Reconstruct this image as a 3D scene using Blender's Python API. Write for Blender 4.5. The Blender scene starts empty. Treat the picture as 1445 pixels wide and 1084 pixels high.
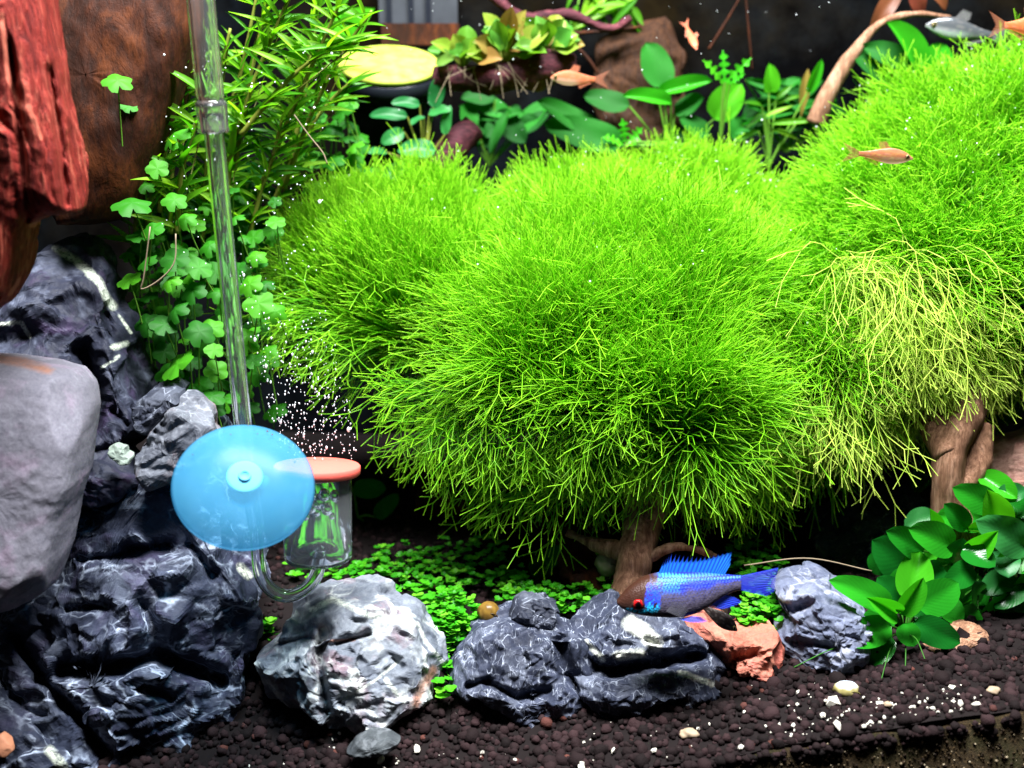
import bpy, math, random
import numpy as np
from mathutils import Matrix, Vector

R = math.radians
random.seed(7)
rng = np.random.default_rng(7)
scene = bpy.context.scene
C = scene.collection

# ------------------------------------------------------------------ camera (lengths in cm, written to the scene in metres)
CM = 0.01
PITCH = R(14.0)
CAM = np.array([0.0, -34.0, 20.7])
FPX = 1549.0                      # focal length in photograph pixels
FWD = np.array([0, math.cos(PITCH), -math.sin(PITCH)])
UPV = np.array([0, math.sin(PITCH), math.cos(PITCH)])
cam_d = bpy.data.cameras.new('camera')
cam = bpy.data.objects.new('camera', cam_d); C.objects.link(cam)
cam.location = tuple(CAM * CM)
cam.rotation_euler = (math.pi / 2 - PITCH, 0, 0)
cam_d.sensor_width = 36.0
cam_d.lens = 36.0 * FPX / 1445.0
cam_d.clip_start = 0.01
cam_d.clip_end = 20
cam_d.dof.use_dof = True
cam_d.dof.focus_distance = 0.425
cam_d.dof.aperture_fstop = 8.0
scene.camera = cam

# ------------------------------------------------------------------ light: one LED panel above the tank, dim room
world = bpy.data.worlds.new('World'); scene.world = world; world.use_nodes = True
world.node_tree.nodes['Background'].inputs[0].default_value = (0.80, 0.88, 1.0, 1)
world.node_tree.nodes['Background'].inputs[1].default_value = 0.02
def area(name, loc, size, sizey, power, col, rot=(0, 0, 0)):
    d = bpy.data.lights.new(name, 'AREA'); d.shape = 'RECTANGLE'
    d.size = size * CM; d.size_y = sizey * CM; d.energy = power; d.color = col
    o = bpy.data.objects.new(name, d); C.objects.link(o)
    o.location = tuple(np.array(loc) * CM); o.rotation_euler = rot
    return o
area('led_panel', (4, 0, 68), 44, 14, 27.0, (0.97, 0.98, 1.0), (R(9), 0, 0))
vs = scene.view_settings
vs.view_transform = 'Standard'; vs.look = 'None'; vs.exposure = 0.0; vs.gamma = 1.0; vs.use_curve_mapping = False
scene.cycles.max_bounces = 12
scene.cycles.diffuse_bounces = 4
scene.cycles.transmission_bounces = 10
scene.cycles.transparent_max_bounces = 12
scene.cycles.caustics_reflective = False
scene.cycles.caustics_refractive = True
scene.cycles.blur_glossy = 0.5

# ------------------------------------------------------------------ helpers
def P(px, py, y):
    d = FWD + np.array([1, 0, 0]) * ((px - 722.5) / FPX) + UPV * ((542.0 - py) / FPX)
    t = (y - CAM[1]) / d[1]
    return CAM + d * t
def cpp(px, py, y):               # cm per photograph pixel there
    return float(np.dot(P(px, py, y) - CAM, FWD)) / FPX
def lin(r, g, b):
    f = lambda c: (c / 255.0 / 12.92) if c <= 10 else ((c / 255.0 + 0.055) / 1.055) ** 2.4
    return (f(r), f(g), f(b), 1.0)
def nrm(v):
    return v / np.maximum(np.linalg.norm(v, axis=-1, keepdims=True), 1e-9)

_perm = np.random.default_rng(3).permutation(256); _perm = np.concatenate([_perm, _perm, _perm])
_grad = nrm(np.random.default_rng(4).normal(size=(256, 3)))
def pn(p, f=1.0, seed=0):         # gradient noise, about -0.7..0.7
    p = np.asarray(p, float) * f + seed * 17.31
    i = np.floor(p).astype(int); w = p - i; i &= 255
    s = w * w * w * (w * (w * 6 - 15) + 10)
    out = 0
    for dx in (0, 1):
        for dy in (0, 1):
            for dz in (0, 1):
                h = _perm[_perm[_perm[(i[:, 0] + dx) & 255] + ((i[:, 1] + dy) & 255)] + ((i[:, 2] + dz) & 255)]
                g = _grad[h]
                d = (g * (w - np.array([dx, dy, dz]))).sum(1)
                wx = s[:, 0] if dx else 1 - s[:, 0]
                wy = s[:, 1] if dy else 1 - s[:, 1]
                wz = s[:, 2] if dz else 1 - s[:, 2]
                out = out + d * wx * wy * wz
    return out
def fbm(p, f=1.0, o=4, seed=0, gain=0.5):
    a, t = 1.0, 0
    for k in range(o):
        t = t + a * pn(p, f * 2 ** k, seed + k); a *= gain
    return t
def ridge(p, f=1.0, o=3, seed=0):
    a, t = 1.0, 0
    for k in range(o):
        t = t + a * (0.5 - np.abs(pn(p, f * 2 ** k, seed + k)) * 2); a *= 0.5
    return t

def tag(o, label=None, cat=None, group=None, kind=None):
    if label: o['label'] = label
    if cat: o['category'] = cat
    if group: o['group'] = group
    if kind: o['kind'] = kind
    return o
ORG = {}
def thing(name, label, cat, loc, group=None):
    o = bpy.data.objects.new(name, None); C.objects.link(o)
    o.empty_display_size = 0.01
    o.location = tuple(np.array(loc, float) * CM)
    ORG[o.name] = np.array(loc, float)
    return tag(o, label, cat, group)

def mesh_data(name, V, F, mat=None, smooth=True, attrs=None):
    V = np.asarray(V, np.float32); F = np.asarray(F, np.int32)
    k = F.shape[1]
    me = bpy.data.meshes.new(name)
    me.vertices.add(len(V)); me.vertices.foreach_set('co', V.ravel())
    me.loops.add(F.size); me.loops.foreach_set('vertex_index', F.ravel())
    me.polygons.add(len(F))
    me.polygons.foreach_set('loop_start', np.arange(0, F.size, k, dtype=np.int32))
    me.polygons.foreach_set('loop_total', np.full(len(F), k, np.int32))
    me.polygons.foreach_set('use_smooth', np.full(len(F), smooth, bool))
    if attrs:
        for an, av in attrs.items():
            av = np.asarray(av, np.float32)
            if av.ndim == 1:
                a = me.attributes.new(an, 'FLOAT', 'POINT'); a.data.foreach_set('value', av)
            else:
                if av.shape[1] == 3: av = np.concatenate([av, np.ones((len(av), 1), np.float32)], 1)
                a = me.attributes.new(an, 'FLOAT_COLOR', 'POINT'); a.data.foreach_set('color', av.ravel())
    me.update()
    if mat: me.materials.append(mat)
    return me
def meshobj(name, V, F, mat, parent=None, smooth=True, attrs=None, org=None):
    """V in world cm. A part keeps its parent's origin; a thing gets its own."""
    V = np.asarray(V, float)
    if parent is not None:
        o0 = ORG[parent.name]
    else:
        o0 = np.array(org, float) if org is not None else np.array([*V[:, :2].mean(0), V[:, 2].min()])
    me = mesh_data(name, (V - o0) * CM, F, mat, smooth, attrs)
    o = bpy.data.objects.new(name, me); C.objects.link(o)
    if parent is not None: o.parent = parent
    else: o.location = tuple(o0 * CM)
    ORG[o.name] = o0
    return o

# shapes -> (V, F) with quads (a triangle repeats a corner only through fans built as thin quads)
def join(parts):
    Vs, Fs, n = [], [], 0
    for V, F in parts:
        Vs.append(V); Fs.append(np.asarray(F) + n); n += len(V)
    return np.concatenate(Vs), np.concatenate(Fs)
def frames(pts):
    pts = np.asarray(pts, float)
    T = np.gradient(pts, axis=0); T = nrm(T)
    ref = np.array([0.13, 0.35, 0.93]) if abs(T[0][2]) < 0.9 else np.array([0.9, 0.3, 0.1])
    A = nrm(np.cross(T, ref)); B = np.cross(T, A)
    return T, A, B
def smooth_path(pts, n):
    pts = np.asarray(pts, float); m = len(pts)
    q = np.concatenate([[2 * pts[0] - pts[1]], pts, [2 * pts[-1] - pts[-2]]])
    out = []
    for t in np.linspace(0, m - 1, n):
        i = min(int(t), m - 2); u = t - i
        a, b, c, d = q[i], q[i + 1], q[i + 2], q[i + 3]
        out.append(0.5 * ((2 * b) + (-a + c) * u + (2 * a - 5 * b + 4 * c - d) * u * u + (-a + 3 * b - 3 * c + d) * u ** 3))
    return np.array(out)
def tube(pts, rad, ns=10, caps=True):
    pts = np.asarray(pts, float); n = len(pts)
    rad = np.broadcast_to(np.asarray(rad, float), (n,))
    T, A, B = frames(pts)
    a = np.linspace(0, 2 * np.pi, ns, endpoint=False)
    V = (pts[:, None] + rad[:, None, None] * (A[:, None] * np.cos(a)[None, :, None] + B[:, None] * np.sin(a)[None, :, None])).reshape(-1, 3)
    i = np.arange(n - 1)[:, None] * ns; j = np.arange(ns)[None]
    F = np.stack([i + j, i + (j + 1) % ns, i + ns + (j + 1) % ns, i + ns + j], -1).reshape(-1, 4)
    if caps:
        V = np.concatenate([V, pts[:1], pts[-1:]])
        c0, c1 = n * ns, n * ns + 1
        f = []
        for k in range(0, ns, 2):
            f.append([c0, (k + 2) % ns, k + 1, k]); b = (n - 1) * ns
            f.append([c1, b + k, b + k + 1, b + (k + 2) % ns])
        F = np.concatenate([F, np.array(f)])
    return V, F
def lathe(prof, centre, axis=(0, 0, 1), ns=32):
    """prof: list of (radius, height); first and last may be 0"""
    axis = nrm(np.array(axis, float)); ref = np.array([1, 0, 0]) if abs(axis[0]) < 0.8 else np.array([0, 1, 0])
    A = nrm(np.cross(axis, ref)); B = np.cross(axis, A)
    a = np.linspace(0, 2 * np.pi, ns, endpoint=False); n = len(prof)
    V = np.array([np.array(centre) + axis * h + r * (A * math.cos(t) + B * math.sin(t)) for r, h in prof for t in a])
    i = np.arange(n - 1)[:, None] * ns; j = np.arange(ns)[None]
    F = np.stack([i + j, i + (j + 1) % ns, i + ns + (j + 1) % ns, i + ns + j], -1).reshape(-1, 4)
    return V, F
def ico(sub=1):
    import bmesh
    bm = bmesh.new(); bmesh.ops.create_icosphere(bm, subdivisions=sub, radius=1.0)
    V = np.array([v.co[:] for v in bm.verts]); F = np.array([[v.index for v in f.verts] for f in bm.faces]); bm.free()
    return V, F
ICO1, ICO2, ICO3 = ico(1), ico(2), ico(3)
def scatter(base, pos, scl, rot=True, jitter=0.0):
    """many copies of base (V,F) joined into one mesh; scl (N,3)"""
    V, F = base; N = len(pos)
    scl = np.asarray(scl, float)
    if scl.ndim == 1: scl = np.repeat(scl[:, None], 3, 1)
    W = V[None] * scl[:, None]
    if jitter: W = W * (1 + rng.normal(0, jitter, (N, len(V), 1)))
    if rot:
        q = nrm(rng.normal(size=(N, 4))); w, x, y, z = q.T
        M = np.stack([1 - 2 * (y * y + z * z), 2 * (x * y - z * w), 2 * (x * z + y * w), 2 * (x * y + z * w), 1 - 2 * (x * x + z * z), 2 * (y * z - x * w), 2 * (x * z - y * w), 2 * (y * z + x * w), 1 - 2 * (x * x + y * y)], -1).reshape(N, 3, 3)
        W = np.einsum('nij,nkj->nki', M, W)
    W = W + np.asarray(pos)[:, None]
    G = F[None] + (np.arange(N) * len(V))[:, None, None]
    return W.reshape(-1, 3), G.reshape(-1, F.shape[1])

# ------------------------------------------------------------------ materials
class NT:
    def __init__(s, name):
        s.m = bpy.data.materials.new(name); s.m.use_nodes = True
        s.t = s.m.node_tree; s.t.nodes.clear()
        s.out = s.t.nodes.new('ShaderNodeOutputMaterial')
    def n(s, typ, **kw):
        nd = s.t.nodes.new('ShaderNode' + typ)
        for k, v in kw.items():
            if k.startswith('i_'):
                key = k[2:].replace('_', ' ')
                nd.inputs[key].default_value = v
            else: setattr(nd, k, v)
        return nd
    def l(s, a, b): s.t.links.new(a, b)
    def coord(s, scale=(100, 100, 100), kind='Object'):
        tc = s.n('TexCoord'); mp = s.n('Mapping'); mp.inputs['Scale'].default_value = scale
        s.l(tc.outputs[kind], mp.inputs[0]); return mp.outputs[0]
    def noise(s, vec, scale, detail=4, rough=0.5, dist=0.0):
        nd = s.n('TexNoise'); nd.inputs['Scale'].default_value = scale; nd.inputs['Detail'].default_value = detail
        nd.inputs['Roughness'].default_value = rough; nd.inputs['Distortion'].default_value = dist
        s.l(vec, nd.inputs['Vector']); return nd.outputs['Fac']
    def ramp(s, fac, stops, interp='LINEAR'):
        r = s.n('ValToRGB'); cr = r.color_ramp; cr.interpolation = interp
        while len(cr.elements) < len(stops): cr.elements.new(0.5)
        for e, (p, c) in zip(cr.elements, stops):
            e.position = p; e.color = c if len(c) == 4 else (*c, 1)
        s.l(fac, r.inputs[0]); return r.outputs[0]
    def mix(s, fac, a, b, mode='MIX'):
        m = s.n('Mix', data_type='RGBA', blend_type=mode)
        for sock, v in ((m.inputs['Factor'], fac), (m.inputs['A'], a), (m.inputs['B'], b)):
            if isinstance(v, (int, float)): sock.default_value = v
            elif isinstance(v, tuple): sock.default_value = v if len(v) == 4 else (*v, 1)
            else: s.l(v, sock)
        # colour sockets share names with float ones: relink by index
        return m.outputs['Result']
    def math(s, op, a, b=0.0):
        m = s.n('Math', operation=op)
        for i, v in enumerate((a, b)):
            if isinstance(v, (int, float)): m.inputs[i].default_value = v
            else: s.l(v, m.inputs[i])
        return m.outputs[0]
    def attr(s, name, out='Fac'):
        a = s.n('Attribute', attribute_name=name); return a.outputs[out]
def _mix(s, fac, a, b, mode='MIX'):
    m = s.t.nodes.new('ShaderNodeMix'); m.data_type = 'RGBA'; m.blend_type = mode
    for idx, v in ((0, fac), (6, a), (7, b)):
        sock = m.inputs[idx]
        if isinstance(v, (int, float)): sock.default_value = float(v) if idx == 0 else (v, v, v, 1)
        elif isinstance(v, tuple): sock.default_value = v if len(v) == 4 else (*v, 1)
        else: s.l(v, sock)
    return m.outputs[2]
NT.mix = _mix
def principled(s, col, rough=0.5, bump=None, bump_str=0.3, bump_dist=0.05, **kw):
    b = s.n('BsdfPrincipled')
    if isinstance(col, tuple): b.inputs['Base Color'].default_value = col if len(col) == 4 else (*col, 1)
    else: s.l(col, b.inputs['Base Color'])
    if isinstance(rough, (int, float)): b.inputs['Roughness'].default_value = rough
    else: s.l(rough, b.inputs['Roughness'])
    b.inputs['Specular IOR Level'].default_value = 0.14
    for k, v in kw.items():
        b.inputs[k.replace('_', ' ')].default_value = v
    if bump is not None:
        bp = s.n('Bump'); bp.inputs['Strength'].default_value = bump_str; bp.inputs['Distance'].default_value = bump_dist * CM
        s.l(bump, bp.inputs['Height']); s.l(bp.outputs[0], b.inputs['Normal'])
    return b
NT.principled = principled

def leaf_mat(name, cols, rough=0.35, trans=0.35, spot=None, vein=0.0):
    """cols: list of colours picked per leaf; slow blotches and paler veins over it"""
    s = NT(name)
    oi = s.n('ObjectInfo')
    n = len(cols)
    base = s.ramp(oi.outputs['Random'], [((k + 0.5) / n, c) for k, c in enumerate(cols)])
    v = s.coord((1, 1, 1)); nz = s.noise(v, 3.5, 4, 0.6)
    base = s.mix(s.math('MULTIPLY', nz, 0.5), base, s.mix(1.0, base, (0.55, 0.7, 0.4), 'MULTIPLY'))
    if spot:
        n2 = s.noise(v, 9, 2); base = s.mix(s.ramp(n2, [(0.66, (0, 0, 0)), (0.72, (1, 1, 1))]), base, spot)
    x = s.attr('across'); al = s.attr('along')
    w = s.n('TexWave'); 
    if vein:
        mid = s.ramp(s.math('ABSOLUTE', x), [(0.0, (1, 1, 1)), (0.07, (0, 0, 0))])
        base = s.mix(s.math('MULTIPLY', mid, vein), base, (0.45, 0.62, 0.2))
    ph = s.math('SUBTRACT', s.math('MULTIPLY', al, 60.0), s.math('MULTIPLY', s.math('ABSOLUTE', x), 26.0))
    sv = s.math('SINE', ph)
    h = s.math('ADD', s.math('MULTIPLY', sv, 0.4), s.math('MULTIPLY', nz, 1.2))
    b = s.principled(base, rough, h, 0.08, 0.03)
    b.inputs['Specular IOR Level'].default_value = 0.28
    tr = s.n('BsdfTranslucent'); s.l(s.mix(1.0, base, (1.25, 1.3, 0.5), 'MULTIPLY'), tr.inputs[0])
    mx = s.n('MixShader'); mx.inputs[0].default_value = trans
    s.l(b.outputs[0], mx.inputs[1]); s.l(tr.outputs[0], mx.inputs[2]); s.l(mx.outputs[0], s.out.inputs[0])
    return s.m

def s_mix(a, b): return tuple(0.65 * x + 0.35 * y for x, y in zip(a, b))
def moss_mat(name, root, mid, tip, trans=0.42):
    s = NT(name)
    t = s.attr('along'); rnd = s.attr('tone')
    col = s.ramp(t, [(0.0, root), (0.6, mid), (0.86, s_mix(mid, tip)), (1.0, tip)])
    col = s.mix(s.ramp(rnd, [(0.35, (0, 0, 0)), (1.0, (1, 1, 1))]), col, tip)
    b = s.principled(col, 0.4); b.inputs['Specular IOR Level'].default_value = 0.22
    tr = s.n('BsdfTranslucent'); s.l(col, tr.inputs[0])
    mx = s.n('MixShader'); mx.inputs[0].default_value = trans
    s.l(b.outputs[0], mx.inputs[1]); s.l(tr.outputs[0], mx.inputs[2]); s.l(mx.outputs[0], s.out.inputs[0])
    return s.m

def rock_mat(name, dark, light, vein=(0.62, 0.66, 0.72), vein_amt=0.8, vscale=0.5, stretch=(1, 1, 1), rot=(0, 0, 0), vw=0.02, stain=None, stain_amt=0.0, band=(0.62, 0.66, 0.52), rough=0.6, bumpk=0.4, dash=1.0):
    s = NT(name)
    tc = s.n('TexCoord'); mp = s.n('Mapping'); mp.inputs['Scale'].default_value = (100, 100, 100)
    s.l(tc.outputs['Object'], mp.inputs[0]); v = mp.outputs[0]
    mp2 = s.n('Mapping'); mp2.inputs['Scale'].default_value = stretch; mp2.inputs['Rotation'].default_value = rot
    s.l(v, mp2.inputs[0]); v2 = mp2.outputs[0]
    n1 = s.noise(v, 0.45, 8, 0.62); n2 = s.noise(v2, 1.6, 8, 0.65, 0.6); n3 = s.noise(v, 9.0, 6, 0.7)
    base = s.ramp(n1, [(0.32, dark), (0.68, light)])
    base = s.mix(s.ramp(n2, [(0.35, (0, 0, 0)), (0.75, (0.7, 0.7, 0.7))]), base, light)
    tn = s.attr('tone'); base = s.mix(s.math('ABSOLUTE', s.math('MULTIPLY', tn, 0.32)), base, s.mix(s.ramp(tn, [(0.0, (0, 0, 0)), (0.1, (1, 1, 1))]), dark, s.mix(0.35, light, vein)))
    if stain:
        ns = s.noise(v, 0.6, 5, 0.6, 0.4)
        base = s.mix(s.math('MULTIPLY', s.ramp(ns, [(0.52, (0, 0, 0)), (0.66, (1, 1, 1))]), stain_amt), base, stain)
    # veins: zero crossings of warped noise, two scales, broken up by a mask
    wv = s.n('TexNoise'); wv.inputs['Scale'].default_value = 0.8; wv.inputs['Detail'].default_value = 3; s.l(v2, wv.inputs['Vector'])
    vm = s.n('VectorMath', operation='MULTIPLY_ADD'); s.l(wv.outputs['Color'], vm.inputs[0]); vm.inputs[1].default_value = (1.3, 1.3, 1.3); s.l(v2, vm.inputs[2])
    def line(scale, w, seed):
        vo = s.n('TexVoronoi', feature='DISTANCE_TO_EDGE'); vo.inputs['Scale'].default_value = scale
        of = s.n('VectorMath', operation='ADD'); of.inputs[1].default_value = (seed, seed * 0.7, seed * 1.3); s.l(vm.outputs[0], of.inputs[0]); s.l(of.outputs[0], vo.inputs['Vector'])
        return s.ramp(vo.outputs['Distance'], [(0.0, (1, 1, 1)), (w * 0.35, (0.75, 0.75, 0.75)), (w, (0, 0, 0))])
    la = line(vscale, vw * 1.3, 0.0); lb = line(vscale * 2.3, vw * 1.6, 5.2); lc = line(vscale * 5.1, vw * 2.2, 9.4)
    mk = s.ramp(s.noise(v, 0.8, 3), [(0.42, (0, 0, 0)), (0.62, (1, 1, 1))])
    mk2 = s.ramp(s.noise(v, 1.1, 3, 0.5, 0.7), [(0.48, (0, 0, 0)), (0.66, (1, 1, 1))])
    veins = s.math('MAXIMUM', la, s.math('MAXIMUM', s.math('MULTIPLY', lb, mk), s.math('MULTIPLY', s.math('MULTIPLY', lc, mk2), 0.7)))
    veins = s.math('MULTIPLY', veins, s.ramp(n2, [(0.3, (0.25, 0.25, 0.25)), (0.6, (1, 1, 1))]))
    veins = s.math('MULTIPLY', veins, s.ramp(s.noise(v, dash, 3, 0.6), [(0.44, (0, 0, 0)), (0.60, (1, 1, 1))]))
    base = s.mix(s.math('MULTIPLY', veins, vein_amt), base, vein)
    bd = s.attr('band'); bdn = s.ramp(s.math('ADD', bd, s.math('MULTIPLY', s.math('SUBTRACT', n2, 0.5), 0.9)), [(0.42, (0, 0, 0)), (0.9, (0.9, 0.9, 0.9))])
    bdn = s.math('MULTIPLY', bdn, s.ramp(n3, [(0.36, (0.25, 0.25, 0.25)), (0.55, (1, 1, 1))]))
    base = s.mix(bdn, base, s.mix(n1, band, s.mix(0.5, band, light)))
    bo = s.attr('rust'); bon = s.ramp(s.math('ADD', bo, s.math('MULTIPLY', s.math('SUBTRACT', n3, 0.5), 0.8)), [(0.35, (0, 0, 0)), (0.95, (1, 1, 1))])
    base = s.mix(s.math('MULTIPLY', bon, 0.75), base, (0.30, 0.13, 0.07))
    base = s.mix(s.ramp(n3, [(0.35, (0.45, 0.45, 0.45)), (0.6, (0, 0, 0))]), base, s.mix(1.0, base, (0.45, 0.45, 0.5), 'MULTIPLY'))
    def chips(scale, dist):
        vo = s.n('TexVoronoi', feature='F1', distance=dist); vo.inputs['Scale'].default_value = scale; vo.inputs['Randomness'].default_value = 1.0
        w = s.n('VectorMath', operation='MULTIPLY_ADD'); s.l(wv.outputs['Color'], w.inputs[0]); w.inputs[1].default_value = (0.35, 0.35, 0.35); s.l(v2, w.inputs[2]); s.l(w.outputs[0], vo.inputs['Vector'])
        return vo.outputs['Distance']
    h = s.math('ADD', s.math('MULTIPLY', chips(1.1, 'MANHATTAN'), 0.45), s.math('MULTIPLY', chips(3.4, 'CHEBYCHEV'), 0.35))
    h = s.math('ADD', h, s.math('ADD', s.math('MULTIPLY', n3, 0.16), s.math('MULTIPLY', n2, 0.25)))
    h = s.math('ADD', h, s.math('MULTIPLY', veins, 0.05))
    b = s.principled(base, rough, h, bumpk, 0.20)
    s.l(b.outputs[0], s.out.inputs[0])
    return s.m

def wood_mat(name, dark, mid, light, grain=(1.2, 1.2, 0.12), rough=0.7, bumpk=0.6, freq=2.2):
    s = NT(name)
    v = s.coord(tuple(100 * g for g in grain)); vi = s.coord()
    n1 = s.noise(v, freq, 8, 0.65, 0.8); n2 = s.noise(vi, 0.5, 5, 0.6); n3 = s.noise(v, freq * 4, 5, 0.7)
    f = s.math('ADD', s.math('MULTIPLY', n1, 0.7), s.math('MULTIPLY', n2, 0.3))
    base = s.ramp(f, [(0.34, dark), (0.5, mid), (0.68, light)])
    base = s.mix(s.ramp(n3, [(0.38, (0.6, 0.6, 0.6)), (0.55, (0, 0, 0))]), base, dark)
    bd = s.attr('band'); base = s.mix(s.ramp(s.math('ADD', bd, s.math('MULTIPLY', s.math('SUBTRACT', n1, 0.5), 0.8)), [(0.4, (0, 0, 0)), (0.6, (1, 1, 1))]), base, light)
    b = s.principled(base, rough, s.math('ADD', n1, s.math('MULTIPLY', n3, 0.4)), bumpk, 0.2)
    s.l(b.outputs[0], s.out.inputs[0])
    return s.m

def plain_mat(name, col, rough=0.5, var=0.3, scale=3.0, **kw):
    s = NT(name); v = s.coord(); nz = s.noise(v, scale, 5, 0.6)
    base = s.mix(s.math('MULTIPLY', nz, var * 2), col if len(col) == 4 else (*col, 1), tuple(c * 0.4 for c in col[:3]))
    b = s.principled(base, rough, nz, 0.2, 0.05, **kw)
    s.l(b.outputs[0], s.out.inputs[0]); return s.m
def glass_mat(name, col=(1, 1, 1), ior=1.3, rough=0.0):
    s = NT(name)
    v = s.coord(); nz = s.noise(v, 5.0, 3)
    b = s.principled((*col, 1), rough, nz, 0.03, 0.02, IOR=ior, Transmission_Weight=1.0, Specular_IOR_Level=0.5)
    s.l(b.outputs[0], s.out.inputs[0]); return s.m

# ------------------------------------------------------------------ bodies grown from an outline
def proj(V):
    d = np.asarray(V) - CAM
    z = d @ FWD
    return np.stack([722.5 + FPX * d[:, 0] / z, 542 - FPX * (d @ UPV) / z], 1)
def pl_dist(Q, pl):
    pl = np.asarray(pl, float); best = np.full(len(Q), 1e9)
    for a, b in zip(pl[:-1], pl[1:]):
        ab = b - a; t = np.clip(((Q - a) @ ab) / max(ab @ ab, 1e-9), 0, 1)
        best = np.minimum(best, np.linalg.norm(Q - (a + t[:, None] * ab), axis=1))
    return best
def out_radius(poly, c, th):
    Rr = np.full(len(th), 0.01); D = np.stack([np.cos(th), np.sin(th)], 1)
    n = len(poly)
    for i in range(n):
        a = poly[i] - c; e = poly[(i + 1) % n] - poly[i]
        den = D[:, 0] * e[1] - D[:, 1] * e[0]
        den = np.where(np.abs(den) < 1e-9, 1e-9, den)
        t = (a[0] * e[1] - a[1] * e[0]) / den
        u = (a[0] * D[:, 1] - a[1] * D[:, 0]) / den
        ok = (t > 0) & (u >= -1e-6) & (u <= 1 + 1e-6)
        Rr = np.where(ok & (t > Rr), t, Rr)
    return Rr
def vnormals(V, F):
    if F.shape[1] == 4: fn = np.cross(V[F[:, 2]] - V[F[:, 0]], V[F[:, 3]] - V[F[:, 1]])
    else: fn = np.cross(V[F[:, 1]] - V[F[:, 0]], V[F[:, 2]] - V[F[:, 0]])
    N = np.zeros_like(V)
    for k in range(F.shape[1]): np.add.at(N, F[:, k], fn)
    return nrm(N)
def blob(outline, y0, Df, Db, nth=120, nph=80, pw=0.8, centre=None):
    poly3 = np.array([P(x, y, y0) for x, y in outline]); poly = poly3[:, [0, 2]]
    if centre is None:
        x, z = poly.T; x2, z2 = np.roll(x, -1), np.roll(z, -1); cr = x * z2 - x2 * z
        A = cr.sum() / 2; c = np.array([((x + x2) * cr).sum(), ((z + z2) * cr).sum()]) / (6 * A)
    else: c = P(*centre, y0)[[0, 2]]
    th = np.linspace(0, 2 * np.pi, nth, endpoint=False)
    Rr = out_radius(poly, c, th)
    ph = np.linspace(0.002, np.pi - 0.002, nph)
    sp = np.sin(ph) ** pw; cp = np.sign(np.cos(ph)) * np.abs(np.cos(ph)) ** pw
    dep = np.where(cp > 0, -Df * cp, -Db * cp)
    V = np.stack([c[0] + sp[:, None] * (Rr * np.cos(th))[None], y0 + np.repeat(dep[:, None], nth, 1), c[1] + sp[:, None] * (Rr * np.sin(th))[None]], -1).reshape(-1, 3)
    i = np.arange(nph - 1)[:, None] * nth; j = np.arange(nth)[None]
    F = np.stack([i + j, i + (j + 1) % nth, i + nth + (j + 1) % nth, i + nth + j], -1).reshape(-1, 4)[:, ::-1]
    N = vnormals(V, F)
    if ((V - np.array([c[0], y0, c[1]])) * N).sum() < 0: F = F[:, ::-1]
    return V, F, np.array([c[0], y0, c[1]])
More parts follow.
